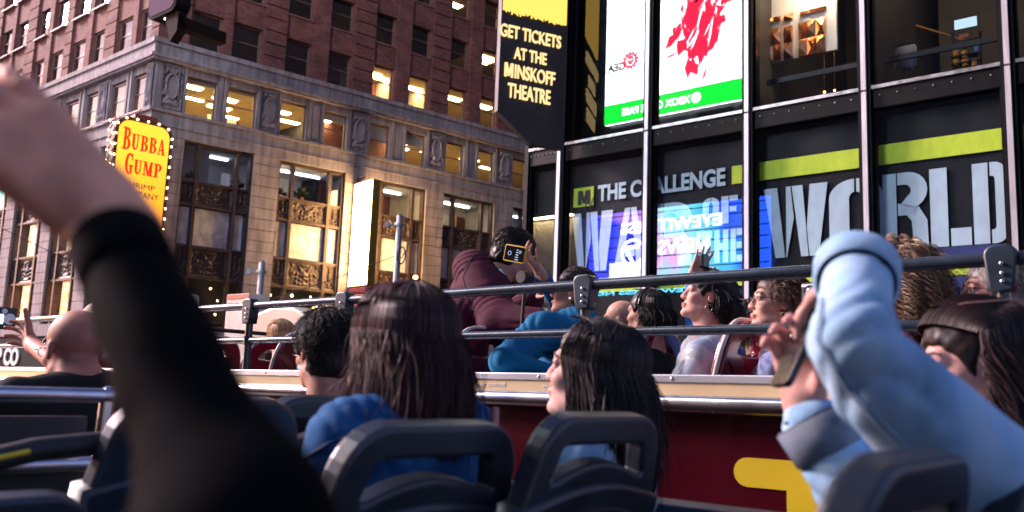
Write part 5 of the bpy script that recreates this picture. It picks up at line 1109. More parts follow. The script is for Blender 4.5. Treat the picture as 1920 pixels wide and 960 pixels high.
def hand_prims(Wr, d, n, side=1, curls=(.25, .3, .35, .4), L=1., spread=.10, thumb=(.55, .75, .25), bend=.25):
    d = nrm(d); n = np.array(n, float); n = nrm(n-d*(n@d)); t = np.cross(n, d)*side; q = []; tips = []
    offs = (.029, .010, -.009, -.027); ln = (.95, 1.06, .98, .78)
    for i, o in enumerate(offs):
        kn = Wr+(d*(.092-.006*abs(i-1))+t*o)*L; q.append(RC(Wr+(t*o*.62+d*.008)*L, kn, .0150*L, .0118*L, .012)); p = kn; th = 0.
        for j, l in enumerate((.043, .027, .021)):
            th += curls[i]*(1 if j else .8); e = nrm(d*math.cos(th)+n*math.sin(th)+t*spread*(1.2-i)*.8*max(0, math.cos(th))); p2 = p+e*l*ln[i]*L; q.append(RC(p, p2, (.0094-.0009*j)*L, (.0088-.0010*j)*L, .0035)); p = p2
        tips.append((p, e, n))
    b = Wr+(d*.022+t*.022+n*.004)*L; td = nrm(d*thumb[0]+t*thumb[1]+n*thumb[2]); p = b
    for j, l in enumerate((.045, .034, .027)):
        e = nrm(td+(d*.5+n*.35-t*.6)*bend*j); p2 = p+e*l*L; q.append(RC(p, p2, (.0145-.002*j)*L, (.0118-.0015*j)*L, .010 if j == 0 else .004)); p = p2
    tips.append((p, e, n)); q.append(RC(Wr-d*.03*L, Wr+d*.02*L, .026*L, .024*L, .015)); return q, tips
def wrinkle(amp, fx=28., seed=0.):
    def f(P):
        x, y, z = P[:, 0]*fx+seed, P[:, 1]*fx-seed, P[:, 2]*fx
        a = np.sin(z*.9+1.8*np.sin(.55*x+.4*y)+seed)*np.cos(.5*x-.6*y+1.2*np.sin(.4*z)); b = np.sin(1.9*z+.9*x+2*np.sin(.7*y+seed)); return amp*(1-np.abs(a))**2*1.4+amp*.35*b
    return f
def folds(amp, ax, o):
    ax = nrm(ax); s1 = nrm(np.cross(ax, [.2, .3, .9])); s2 = np.cross(ax, s1)
    def f(P):
        a, b, c = (P-o)@ax, (P-o)@s1, (P-o)@s2; w = np.sin(a*46+4*np.sin(b*14+1)+3.2*np.sin(c*13)+2.5*np.sin(a*17+b*11)); m = np.clip(.5+.6*np.sin(a*19+b*9+2)+.3*np.sin(c*31), 0, 1)
        return amp*m*(1-np.abs(w))**1.6*1.6+amp*.25*np.sin(a*30+b*24)
    return f
PEOPLE = 0
def person(label, H, hy=0, hp=0, hr=0, by=0, lean=.05, s=1., skin=(.45, .24, .17), top=None, ext=.0, trousers=None, arms=None, stand=False, h=.008, fem=False, hair=None, cfine=.009, wamp=.004, wfx=28., extra=(), nd=.2, wdir=None, arad=None, collar=None, stub=None, topname='jacket', thin=1., face=True, rollneck=False, ring=None):
    global PEOPLE; PEOPLE += 1
    R = rot3(hy, hp, hr); Bm = rot3(by, 0, 0); f, l, u = Bm[:, 0], Bm[:, 1], Bm[:, 2]
    ax = u*math.cos(lean)+f*math.sin(lean); fb = f*math.cos(lean)-u*math.sin(lean); BR = np.stack([fb, l, ax], 1)
    N = H+R@np.array([-.050, 0, -.20])*s; N = N*.5+.5*(H+np.array([0, 0, -.2*s])-.05*s*f)+np.array([0, 0, .2-nd])
    sw = (.155 if fem else .178)*s; hips = N-ax*.50*s; base = np.array([hips[0], hips[1], hips[2]-(.1 if not stand else .9)])
    q = head_prims(H, R, s); q.append(RC(H+R@np.array([-.03, 0, -.1])*s, N, .054*s, .062*s, .03)); q.append(RC(N-ax*.07, hips, .075*s, .09*s, .04))
    c = [EL(N-ax*.17*s, np.array([.112, .165, .20])*s+ext, BR, .05), EL(N-ax*.37*s, np.array([.118, .152, .19])*s+ext, BR, .06)]
    if rollneck: c.append(RC(N-ax*.02, H+R@np.array([-.035, 0, -.125])*s, .068*s, .064*s, .02))
    wrist = {}; tips = []
    for side, sg in (('L', 1), ('R', -1)):
        sh = N-ax*.065*s+l*sg*sw; spec = (arms or {}).get(side)
        if spec is None: el = sh-ax*.27*s+l*sg*.05+f*.04; wr = el+f*.22*s-u*.06-l*sg*.06; hd = dict(d=f, n=-u); 
        else: el, wr, hd = np.array(spec[0]), np.array(spec[1]), spec[2]; sh = np.array(spec[3]) if len(spec) > 3 else sh
        q += [RC(N-ax*.08*s, sh, .05*s, .045*s, .03), RC(sh, el, .042*s*thin, .036*s*thin, .02), RC(el, wr, .037*s*thin, .026*s, .015)]
        bare = (spec[4] if spec is not None and len(spec) > 4 else 0)
        c += [RC(N-ax*.035*s+l*sg*.03, sh, .058*s+ext, .064*s+ext, .05)]
        if arad and side in arad:
            ra, re, rw_, tr_ = arad[side]; c += [RC(sh, el, ra, re, .03), RC(el, wr-nrm(wr-el)*tr_, re, rw_, .025)]
        elif bare: c += [RC(sh, sh+(el-sh)*.75, .062*s+ext, .056*s+ext, .03)]
        else: c += [RC(sh, el, .062*s+ext, .053*s+ext, .03), RC(el, wr-nrm(wr-el)*.015, .052*s+ext, .038*s+ext, .03)]
        if hd is not None:
            hq, tp = hand_prims(wr+nrm(wr-el)*.012, hd.get('d', wr-el), hd.get('n', -u), hd.get('side', sg), hd.get('curls', (.25, .3, .35, .4)), hd.get('L', .98)*s, hd.get('spread', .1), hd.get('thumb', (.55, .75, .25)), hd.get('bend', .25)); q += hq; tips.append(tp)
        wrist[side] = (el, wr)
    P, F = surfnet(q, h); X = (P-H)@R/s
    col = np.repeat(np.array(skin)[None], len(P), 0); g_ = lambda p, r: np.exp(-(((X-np.array(p))/r)**2).sum(1))
    red = .5*g_((.105, 0, -.03), .02)+.35*(g_((.07, .045, -.035), .03)+g_((.07, -.045, -.035), .03))+.5*(g_((-.005, .08, -.01), .03)+g_((-.005, -.08, -.01), .03)); lip = np.clip(1.3*g_((.098, 0, -.072), np.array([.02, .024, .011])), 0, 1)
    col = col*(1+red[:, None]*np.array([.12, -.22, -.22])); col = col*(1-lip[:, None])+lip[:, None]*np.array([skin[0]*.85, skin[1]*.48, skin[2]*.5])
    if stub is not None:
        w_ = np.clip((.045-X[:, 0])/.03, 0, 1)*np.clip((X[:, 2]+.07)/.03, 0, 1)*np.clip((.085-X[:, 2])/.05, 0, 1)*(np.abs(X).max(1) < .2); col = col*(1-.45*w_[:, None])+.45*w_[:, None]*np.array(stub)
    body = np_obj('person', P, F, SKIN, None, Matrix.Translation(base), col, base); tag(body, label, 'person'); body['H'] = 0; del body['H']
    if face:
        for y in (-1, 1):
            e = MB(); ctr = H+R@np.array([.0775, y*.031, .0])*s-base; e.ball(ctr, .0122*s, 12, 8); eo = e.build('eye', WHITE_EYE, body); e = MB(); e.ball(ctr+R@np.array([.0058, 0, -.0005])*s, .0079*s, 10, 6); e.build('iris', IRIS, eo)
            e = MB(); pt = lambda a, b, c_: H+R@np.array([a, b, c_])*s-base
            e.tube([pt(.080, y*.048, .020), pt(.090, y*.036, .026), pt(.094, y*.022, .025), pt(.095, y*.014, .022)], [.002*s, .0035*s, .004*s, .0025*s], 6); e.build('eyebrow', BROWM, body)
            e = MB(); e.tube([pt(.080, y*.044, .0), pt(.0885, y*.036, .0085), pt(.091, y*.028, .0095), pt(.089, y*.018, .004)], .0016*s, 5); e.build('eyelashes', BROWM, body)
    if top is not None:
        cq = list(c)
        if not rollneck: cq.append(RC(N-ax*.0+fb*.01, N+ax*.10+fb*.03, .052*s, .075*s, .012, -1))
        cq += list(extra)
        Pc, Fc = surfnet(cq, cfine, wrinkle(wamp, wfx, PEOPLE*1.7) if wdir is None else folds(wamp, wdir, N)); o = np_obj(topname, Pc, Fc, top, body, None, None, base)
        if collar is not None:
            cm = MB(); pts = []
            for a in np.linspace(rad(40), rad(320), 22): pts.append(N+ax*(.035-.02*math.cos(a))*s+(fb*math.cos(a)*.075+l*math.sin(a)*.078)*s-base)
            for k_ in range(len(pts)-1):
                i0 = pts[k_]; i1 = pts[k_+1]; c0 = N-base; o0 = i0+(i0-c0)*.22-ax*.045*s; o1 = i1+(i1-c0)*.22-ax*.045*s; m0 = i0+(i0-c0)*.03+ax*.012; m1 = i1+(i1-c0)*.03+ax*.012
                cm.add([i0-ax*.02, i1-ax*.02, m1, m0], [(0, 1, 2, 3)], True); cm.add([m0, m1, o1, o0], [(0, 1, 2, 3)], True); cm.add([o0, o1, o1-(o1-c0)*.06, o0-(o0-c0)*.06], [(0, 1, 2, 3)], True)
            cm.build('collar', collar, body)
    if trousers is not None:
        tq = []
        for sg in (-1, 1):
            hp_ = hips+l*sg*.085*s
            if stand: kn = hp_-u*.42*s+f*.04; ft = kn-u*.42*s-f*.02
            else: kn = hp_+f*.40*s-u*.02; ft = kn-u*.40*s+f*.03
            tq += [RC(hips+ax*.03, hp_, .12*s, .10*s, .05), RC(hp_, kn, .086*s, .062*s, .03), RC(kn, ft, .060*s, .046*s, .02)]
        Pt, Ft = surfnet(tq, .016); np_obj('trousers', Pt, Ft, trousers, body, None, None, base)
    inf = dict(o=body, H=H, R=R, s=s, N=N, base=base, ax=ax, l=l, f=f, tips=tips, wrist=wrist, u=u)
    if hair: hair(inf)
    return inf
def hcol(n, c, var=.35, c2=None):
    k = rng.uniform(1-var, 1+var, (n, 1)); cc = np.repeat(np.array(c)[None], n, 0)
    if c2 is not None: m_ = (rng.random((n, 1)) < .35); cc = np.where(m_, np.array(c2)[None], cc)
    return np.clip(cc*k, 0, 1)
def shell(i, c, off=.010, face=(.098, .078, -.035), neck=-.085, m=None, top=1.):
    H, R, s = i['H'], i['R'], i['s']; L = lambda *p: H+R@(np.array(p)*s)
    q = [EL(L(-.016, 0, .037), np.array([.098+off, .078+off, (.087+off)*top])*s, R), EL(L(-.04, 0, -.03), np.array([.068+off*.6, .070+off*.5, .07])*s, R, .03), EL(L(face[0], 0, face[2]), np.array([.072, .092, face[1]])*s, R, .02*s, -1), CUT(L(0, 0, neck), -R[:, 2])]
    for y in (-1, 1): q.append(EL(L(.008, y*.088, -.026), np.array([.034, .03, .046])*s, R, .012*s, -1))
    P, F = surfnet(q, .007, lambda P: .0025*np.sin(P[:, 0]*160+3*np.sin(P[:, 2]*70))*np.sin(P[:, 1]*150+2*np.sin(P[:, 0]*80))); X = (P-H)@R
    return np_obj('hair', P, F, m or HAIRM, i['o'], None, hcol(len(P), c, .12), i['base'])
def short_hair(c, off=.010, n=1400, ln=.035, c2=None, mess=.5, **kw):
    def f(i):
        o = shell(i, c, off, **kw); H, R, s = i['H'], i['R'], i['s']
        dirs = rng.standard_normal((n*3, 3)); dirs /= np.linalg.norm(dirs, axis=1, keepdims=True); ok = (dirs[:, 2] > -.45) & ~((dirs[:, 0] > .55) & (dirs[:, 2] < .55)) & ~((np.abs(dirs[:, 1]) > .7) & (dirs[:, 2] < 0) & (dirs[:, 0] > -.3)); dirs = dirs[ok][:n]; N_ = len(dirs)
        r = np.array([.098+off*.8, .078+off*.8, .087+off*.8]); p0 = np.array([-.016, 0, .037])+dirs*r
        fl = np.stack([-.55*np.ones(N_), dirs[:, 1]*.7, -.6*np.ones(N_)], 1)+rng.standard_normal((N_, 3))*mess; fl -= dirs*(fl*dirs).sum(1, keepdims=True); fl /= np.linalg.norm(fl, axis=1, keepdims=True)
        t = np.linspace(0, 1, 5)[None, :, None]; L_ = rng.uniform(.5, 1.2, (N_, 1, 1))*ln; path = p0[:, None]+fl[:, None]*t*L_+dirs[:, None]*(.010*t*(1.2-t)*rng.uniform(.3, 1.6, (N_, 1, 1)))
        V, F, C = strand_mesh(H+(path*s)@R.T, .0016*s, hcol(N_, c, .4, c2)); np_obj('hair_strands', V, F, HAIRM, o, None, C, i['base'])
    return f
def long_hair(c, length=.30, n=1700, c2=None, spread=.0, front=62, wave=.0, r=.0021, vol=.016, part=.02, comb=0, tuck=0., pull=.0):
    def f(i):
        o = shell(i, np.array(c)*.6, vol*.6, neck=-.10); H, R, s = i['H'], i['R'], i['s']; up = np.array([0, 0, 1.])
        ph = np.radians(rng.uniform(front, 360-front, n)); off = vol*rng.uniform(.5, 1.25, n); k1, k2 = 9, 9
        fr = np.clip(1-np.abs(np.degrees(ph)-180)/(180-front), 0, 1)
        st = np.stack([.092-.17*rng.random(n), rng.normal(part, .006, n), .118+np.zeros(n)], 1)
        th = np.linspace(.12, 1.62, k1)[None, :]; rx, ry, rz = .098+off, .079+off, .086+off
        A = np.stack([-.016+rx[:, None]*np.sin(th)*np.cos(ph)[:, None], ry[:, None]*np.sin(th)*np.sin(ph)[:, None], .036+rz[:, None]*np.cos(th)], 2)
        w = np.clip(1-th/1.0, 0, 1)[:, :, None]**1.2; A = A*(1-w)+st[:, None]*w; Aw = H+(A*s)@R.T
        last = Aw[:, -1]; dn = np.linspace(0, 1, k2+1)[None, 1:, None]; LL = (length*rng.uniform(.80, 1.06, n))[:, None, None]*s
        outw = last-(H+R@np.array([-.02, 0, .0])); outw[:, 2] = 0; outw /= np.linalg.norm(outw, axis=1, keepdims=True)+1e-9
        Bd = last[:, None]-up*LL*dn+outw[:, None]*(spread*dn*(1.6-dn)-pull*dn)+(-i['f'])[None, None]*(.025*np.sin(dn*2.6))*(1-tuck)
        if wave: a_ = rng.uniform(0, 6.28, (n, 1, 1)); Bd = Bd+np.stack([np.cos(dn*9+a_), np.sin(dn*8+a_), 0*(dn+a_)], -1)[..., 0, :]*wave
        nc = 46; cid = ((ph+off*60)/6.2832*nc).astype(int) % nc; cv = rng.standard_normal((nc, 3))*np.array([.0025, .0025, .012]); Bd = Bd+cv[cid][:, None]*dn**1.5
        fly = (rng.random(n) < .07)[:, None, None]; Bd = Bd+rng.standard_normal((n, 1, 3))*np.where(fly, .03, .005)*dn+np.where(fly, .006, .0015)*np.sin(dn*7+rng.uniform(0, 6, (n, 1, 1)))*rng.standard_normal((n, 1, 3))
        path = np.concatenate([Aw, Bd], 1); V, F, C = strand_mesh(path, r*s*rng.uniform(.7, 1.3, n), hcol(n, c, .28, c2)); np_obj('hair_strands', V, F, HAIRM, o, None, C, i['base'])
        if comb:
            yy = rng.uniform(-.96, .96, comb); al = np.radians(np.linspace(28, 168, 12))[None, :]; cy = np.sqrt(1-yy**2)[:, None]; of_ = (vol*rng.uniform(.75, 1.2, comb))[:, None]
            pp = np.stack([-.016+(.096+of_)*np.cos(al)*cy+.012*np.sin(al), np.repeat(yy[:, None]*(.078+vol), 12, 1)*(1+.06*np.sin(al)), .036+(.086+of_)*np.sin(al)*cy], 2)
            V, F, C = strand_mesh(H+(pp*s)@R.T, r*s*rng.uniform(.7, 1.3, comb), hcol(comb, c, .3, c2)); np_obj('hair_strands', V, F, HAIRM, o, None, C, i['base'])
        # solid core so that nothing shows through the fall of hair
        q = []
        for a in np.linspace(rad(front+38), rad(322-front), 8):
            p = H+R@(np.array([-.016+.086*math.cos(a), .066*math.sin(a), .0])*s); d_ = nrm((p-H)*np.array([1, 1, 0])); q.append(RC(p, p-up*length*.80*s+d_*(spread-pull)*.6-i['f']*.015, .022*s, .018*s, .02))
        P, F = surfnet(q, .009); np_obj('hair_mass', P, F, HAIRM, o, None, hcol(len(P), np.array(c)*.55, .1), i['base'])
    return f
def curly_hair(c, c2, n=900, rad_=.035, vol=.05, length=.10, low=-.4, coil=.009, r=.0016, kk=30, fq=40, rnd=.012):
    def f(i):
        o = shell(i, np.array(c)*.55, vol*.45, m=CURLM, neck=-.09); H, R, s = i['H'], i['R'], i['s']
        d = rng.standard_normal((n*4, 3)); d /= np.linalg.norm(d, axis=1, keepdims=True); d = d[(d[:, 2] > low) & ~((d[:, 0] > .5) & (d[:, 2] < .55))][:n]; N_ = len(d)
        p0 = np.array([-.016, 0, .037])+d*np.array([.098, .08, .088]); k = kk; t = np.linspace(0, 1, k)[None, :, None]
        LL = length*rng.uniform(.6, 1.2, (N_, 1, 1)); g = d[:, None]*t*vol*rng.uniform(.6, 1.4, (N_, 1, 1))*2*(1-.5*t)+np.array([-.12, 0, -1.])*(t**1.5)*LL*.9+rng.standard_normal((N_, 1, 3))*rnd*t
        a = rng.uniform(0, 6.28, (N_, 1))+t[..., 0]*rng.uniform(fq*.6, fq, (N_, 1)); cc = coil*rng.uniform(.6, 1.4, (N_, 1)); g = g+np.stack([np.cos(a)*cc, np.sin(a)*cc, .5*np.sin(a*1.0+1)*cc], -1)
        V, F, C = strand_mesh(H+((p0[:, None]+g)*s)@R.T, r*s, hcol(N_, c, .45, c2)); np_obj('hair_strands', V, F, CURLM, o, None, C, i['base'])
    return f
def spectacles(i, temple=True, m=None, lens=None, up=0., back=0.):
    H, R, s, b = i['H'], i['R'], i['s'], i['base']; p = lambda x, y, z: H+R@(np.array([x-back, y, z+up])*s)-b; q = MB()
    for y in (-1, 1):
        q.tube([p(.108, y*.033+.021*math.cos(a), -.004+.016*math.sin(a)) for a in np.linspace(0, 6.283, 17)], .0014, 6, False); q.tube([p(.106, y*.054, .002), p(.09, y*.074, .002), p(.0, y*.084, .004), p(-.02, y*.083, -.012)], .0014, 6)
    q.tube([p(.109, -.012, 0), p(.113, 0, .002), p(.109, .012, 0)], .0014, 6); o = q.build('spectacles', m or GLASSF, i['o'])
    for y in (-1, 1):
        q = MB(); q.prism([(y*.033+.0195*math.cos(a), -.004+.0148*math.sin(a)) for a in np.linspace(0, 6.283, 17)[:-1]], .1075-back, .1085-back, axis='x')
        q.v = [tuple(H+R@(np.array([v[0], v[1], v[2]+up])*s)-b) for v in q.v]; q.build('lens', lens or SHOPGLASS, o)
def earring(i, y=1, r=.017):
    H, R, s, b = i['H'], i['R'], i['s'], i['base']; q = MB(); q.tube([H+R@(np.array([-.006+r*math.sin(a), y*.084, -.045-r+r*math.cos(a)])*s)-b for a in np.linspace(0, 6.28, 20)], .0013, 6); q.build('hoop_earring', mat('gold_hoop', (.8, .6, .4), .2, 1), i['o'])
def cloth(name, col, **k): 
    a = dict(rough=.85, var=.16, scale=7, bump=.35, bscale=300, spec=.2); a.update(k); return mat(name, col, **a)
def denim(name, c, lo):
    m = mat(name, c, .85, 0, .35, 9, .45, 420, .15, detail=8); t = m.node_tree; b = t.nodes['Principled BSDF']
    n = t.nodes.new('ShaderNodeTexNoise'); n.inputs['Scale'].default_value = 13; n.inputs['Detail'].default_value = 7; tc = t.nodes.new('ShaderNodeTexCoord'); t.links.new(tc.outputs['Object'], n.inputs[0])
    mr = t.nodes.new('ShaderNodeMapRange'); mr.inputs[1].default_value = .42; mr.inputs[2].default_value = .62; t.links.new(n.outputs[0], mr.inputs[0]); mx = t.nodes.new('ShaderNodeMix'); mx.data_type = 'RGBA'; mx.inputs[7].default_value = (*lo, 1)
    old = b.inputs['Base Color'].links[0].from_socket; t.links.new(mr.outputs[0], mx.inputs[0]); t.links.new(old, mx.inputs[6]); t.links.new(mx.outputs[2], b.inputs['Base Color']); return m
def seam(i, pts, m, r=.0035, name='seam'):
    q = MB(); q.tube([np.array(p)-i['base'] for p in pts], r, 6); q.build(name, m, i['o'])
def on_surface(i, name, px):
    from mathutils.bvhtree import BVHTree
    o = [c for c in i['o'].children if c.name.startswith(name)][0]; d = o.data; b = i['base']
    t = BVHTree.FromPolygons([v.co[:] for v in d.vertices], [tuple(p.vertices) for p in d.polygons]); out = []
    P = [np.array(p, float) for p in px]; Q = [P[k]+(P[k+1]-P[k])*f for k in range(len(P)-1) for f in np.linspace(0, 1, 7)[:-1]]+[P[-1]]
    for p in Q:
        h = t.ray_cast(Vector(CP-b), Vector(ray(*p)).normalized())
        if h[0] is not None: out.append(np.array(h[0])+b)
    return out
def stitch(i, px, m, r=.003, name='seam', on='jacket'):
    P = on_surface(i, on, px)
    if len(P) > 2: seam(i, P, m, r, name)
def phone(label, C, ex, ez, w=.072, hh=.15, screen=None, edge=None, cat='phone', thick=.008):
    """flat handset: ex across, ez along; the screen looks along -y of its own frame"""
    M = frame(C, ex, ez); t = thing('smartphone', label, cat, M); d = curve_mesh([rrect(-w/2, w/2, -hh/2, hh/2, .009)], thick/2, .0015, 2); d.transform(Matrix.Rotation(rad(90), 4, 'X')); obj_from(d, 'body', edge or mat('phone_case', (.015, .015, .018), .25), t)
    d = curve_mesh([rrect(-w/2+.004, w/2-.004, -hh/2+.005, hh/2-.005, .006)], .0006, 0); d.transform(Matrix.Translation((0, -thick/2-.0024, 0)) @ Matrix.Rotation(rad(90), 4, 'X')); obj_from(d, 'screen', screen or mat('phone_screen', (.01, .01, .014), .08), t)
    q = MB(); q.tube([(w*.3, thick/2+.001, hh*.38), (w*.3, thick/2+.0032, hh*.38)], .007, 12); q.tube([(w*.3, thick/2+.001, hh*.26), (w*.3, thick/2+.0032, hh*.26)], .007, 12); q.build('camera_lens', mat('lens_ring', (.02, .02, .03), .1), t); return t, M
# ------------------------------------------------------------------ who is where
TR_DARK = cloth('dark_trousers', (.02, .022, .03)); TR_BLUE = denim('blue_jeans', (.03, .06, .14), (.02, .04, .1))
view = lambda P: nrm(P-CP)
# --- other bus ---
H = onD(964, 480, 3.9)
MAROON = cloth('maroon_jacket_cloth', (.062, .009, .024), var=.22)
m1 = person('standing man in a maroon jacket leaning over with a phone held before his face', H, hy=-128, hp=-22, hr=0, by=-128, lean=.78, s=1.12, skin=(.42, .22, .16), top=MAROON, ext=.035, wdir=onD(1000, 640, 3.6)-onD(893, 508, 3.72), extra=[RC(onD(896, 522, 3.88), onD(858, 650, 3.92), .125, .185, .08), RC(onD(893, 508, 3.72), onD(940, 588, 3.62), .088, .078, .05), RC(onD(940, 588, 3.62), onD(1000, 606, 3.6), .078, .05, .04)], nd=.17, trousers=TR_DARK, stand=True, hair=short_hair((.018, .011, .009), .016, 1500, .05, mess=.5, neck=-.075), wamp=.0055, collar=cloth('white_shirt_collar', (.62, .66, .70)),
    arms={'R': (onD(930, 612, 3.6), onD(1012, 604, 3.62), dict(d=onD(1050, 640, 3.6)-onD(1012, 604, 3.62), n=(0, 0, -1), curls=(.5, .5, .5, .5)), onD(885, 505, 3.75)), 'L': (onD(950, 600, 4.2), onD(1000, 560, 4.25), dict(d=(.4, -.3, .3), n=(0, .3, -1), curls=(.6, .6, .6, .6)))})
WCOL = cloth('white_collar_cloth', (.62, .66, .72))
stitch(m1, ((926, 474), (940, 500), (958, 530)), WCOL, .013, 'white_collar'); SEAMM = mat('dark_maroon_seam', (.03, .004, .012), .9)
for pxs in (((888, 478), (868, 520), (880, 575), (915, 600)), ((935, 478), (900, 474), (850, 520)), ((1000, 588), (1004, 622))): stitch(m1, pxs, SEAMM, .0035)
BLUEK = cloth('teal_blue_jersey', (.004, .115, .25), var=.14)
H = onD(1076, 548, 3.62)
wr = onD(1014, 513, 3.5); ph = onD(966, 476, 3.42); hd = nrm(onD(978, 468, 3.46)-wr)
b1 = person('man in a blue pullover seen from behind, elbow on the rail, holding up a phone', H, hy=22, hp=10, hr=0, by=0, lean=-.04, skin=(.40, .19, .125), top=BLUEK, trousers=TR_DARK, h=.0065, hair=short_hair((.022, .014, .012), .006, 1300, .018, mess=.9, neck=-.08), stub=None, wamp=.007, wdir=onD(948, 680, 3.12)-onD(1060, 600, 3.5), nd=.17, extra=[RC(onD(1078, 632, 3.55), onD(1060, 760, 3.5), .15, .16, .06), RC(onD(1030, 622, 3.4), onD(948, 680, 3.12), .085, .066, .05)],
    arms={'L': (onD(944, 676, 3.09), onD(1040, 700, 3.22), dict(d=NV+AV*.2, n=(0, 0, -1), curls=(.5, .5, .5, .5)), onD(1010, 612, 3.36)), 'R': (onD(1062, 598, 3.86), wr, dict(d=hd, n=nrm(-ri_ if False else nrm(ph-wr)*.2-view(wr)*.0+np.cross(hd, view(wr))*-1.0+view(wr)*-.2), side=-1, curls=(.42, .42, .45, .5), thumb=(.85, .25, .45), bend=.2, spread=.18))})
e = MB(); e.ball(b1['H']+b1['R']@np.array([-.006, .086, -.038])-b1['base'], .006); e.build('ear_bud', STUD, b1['o'])
def scr(cols):
    m = emis('phone_screen_picture', (.1, .1, .12), .5); return m
yellow_edge = mat('yellow_phone_edge', (.62, .40, .04), .3)
ph_t, phM = phone('smartphone with yellow edged case held flat before the leaning man', onD(966, 476, 3.40), onD(1000, 482, 3.40)-onD(966, 476, 3.40), onD(964, 440, 3.40)-onD(966, 476, 3.40), .130, .082, mat('dark_phone_display', (.008, .008, .012), .1), yellow_edge)
q = MB(); 
for x, z, r_ in ((-.03, .0, .010), (.035, .012, .006)): q.tube([(x+r_*math.cos(a), -.0075, z+r_*math.sin(a)) for a in np.linspace(0, 6.28, 16)], .0012, 5)
for k_ in range(5): q.box(.008+k_*.001, .03-k_*.002, -.0078, -.0072, -.03+k_*.012, -.026+k_*.012)
q.build('display_marks', emis('display_marks_light', (.55, .65, .9), .4), ph_t)
# round black camera on a stick in front of the leaning man
C = onD(985, 521, 3.5); t = thing('selfie_camera', 'round black camera on a short stick before the leaning man', 'camera', frame(C, NV)); q = MB(); q.tube([(-.04, 0, 0), (.0, 0, 0), (.03, 0, 0)], [.03, .034, .034], 18); q.ball((0, -.0, 0), .036, 16, 10); q.build('body', RUBBER, t); q = MB(); q.tube([(0, 0, -.03), (.01, .02, -.26)], .009, 8); q.build('stick', RUBBER, t)
H = onD(1016, 618, 4.25)
person('woman with grey blonde hair half hidden behind the leaning man', H, hy=10, by=0, skin=(.5, .3, .23), fem=True, top=cloth('dark_coat', (.02, .02, .025)), trousers=TR_DARK, hair=long_hair((.40, .30, .20), .22, 1200, c2=(.55, .48, .40)), face=False)
H = onD(1163, 602, 4.45)
person('balding man low behind the blue pullover man', H, hy=20, by=0, skin=(.52, .28, .20), top=cloth('grey_shirt', (.15, .15, .17)), trousers=TR_DARK, stub=(.3, .22, .18), face=False)
H = onD(1213, 588, 3.95)
wb = person('woman with black hair and a head band seen from behind', H, hy=0, hp=5, by=0, fem=True, skin=(.4, .22, .15), top=cloth('black_top', (.012, .012, .014)), trousers=TR_DARK, hair=long_hair((.010, .009, .009), .10, 1500, vol=.014, front=70), face=False)
q = MB(); q.tube([wb['H']+wb['R']@np.array([-.005, .100*math.cos(a), .03+.105*math.sin(a)])-wb['base'] for a in np.linspace(.1, 3.04, 18)], .004, 6); q.build('head_band', mat('shiny_black_band', (.02, .02, .02), .15), wb['o'])
# knit sleeved arm raised behind the profile woman
KNIT = cloth('blue_flecked_knit', (.03, .13, .42), var=.5, scale=60, bump=.8, bscale=120)
H = onD(1352, 585, 4.55)
kw = onD(1298, 524, 4.05); 
person('person in a blue flecked knit raising a hand behind the woman in profile', H, hy=5, by=0, fem=True, skin=(.55, .33, .26), top=KNIT, trousers=TR_DARK, hair=long_hair((.02, .012, .01), .15, 900), face=False, h=.007, arms={'L': (onD(1304, 622, 3.98), kw, dict(d=onD(1318, 488, 4.05)-kw, n=nrm(CP-kw)*-1+AV*.4, curls=(.2, .22, .28, .35), spread=.12))})
phone('dark phone in the raised hand above the woman in profile', onD(1322, 500, 4.0), NV, (0, 0, 1), .07, .12)
# woman in profile with hoop earring and clear poncho
H = onD(1326, 556, 3.72)
PON = cloth('pale_shirt', (.30, .38, .48))
pw = person('black haired woman in profile with hoop earring wearing a clear plastic poncho', H, hy=38, hp=16, hr=0, by=10, lean=-.05, fem=True, skin=(.66, .37, .29), top=PON, trousers=TR_BLUE, h=.006, hair=long_hair((.010, .008, .009), .13, 2000, front=78, vol=.018, pull=.0), wamp=.004)
earring(pw, 1)
def ponchom():
    m = bpy.data.materials.new('clear_poncho'); m.use_nodes = True; t = m.node_tree; b = t.nodes['Principled BSDF']; b.inputs['Base Color'].default_value = (.75, .80, .86, 1); b.inputs['Roughness'].default_value = .18; b.inputs['Specular IOR Level'].default_value = .9; b.inputs['Alpha'].default_value = .38
    n = t.nodes.new('ShaderNodeTexNoise'); n.inputs['Scale'].default_value = 11; n.inputs['Detail'].default_value = 5; tc = t.nodes.new('ShaderNodeTexCoord'); mp = t.nodes.new('ShaderNodeMapping'); mp.inputs['Scale'].default_value = (1, 1, .45); t.links.new(tc.outputs['Object'], mp.inputs[0]); t.links.new(mp.outputs[0], n.inputs[0])
    bp = t.nodes.new('ShaderNodeBump'); bp.inputs[0].default_value = 1; bp.inputs[1].default_value = .04; t.links.new(n.outputs[0], bp.inputs[2]); t.links.new(bp.outputs[0], b.inputs['Normal'])
    r = t.nodes.new('ShaderNodeMapRange'); r.inputs[1].default_value = .35; r.inputs[2].default_value = .7; r.inputs[3].default_value = .18; r.inputs[4].default_value = .7; t.links.new(n.outputs[0], r.inputs[0]); t.links.new(r.outputs[0], b.inputs['Alpha']); return m
PONM = ponchom()
i = pw; N, ax, l = i['N'], i['ax'], i['l']; F3 = np.stack([i['f'], l, ax], 1)
pq = [EL(N-ax*.16, (.15, .215, .23), F3), EL(N-ax*.40, (.19, .27, .26), F3, .06), RC(N-ax*.02, N+ax*.03, .085, .075, .03), RC(N-ax*.1+l*.18, N-ax*.42+l*.32+i['f']*.12, .08, .07, .05), RC(N+ax*.03, N+ax*.2, .07, .09, .01, -1)]
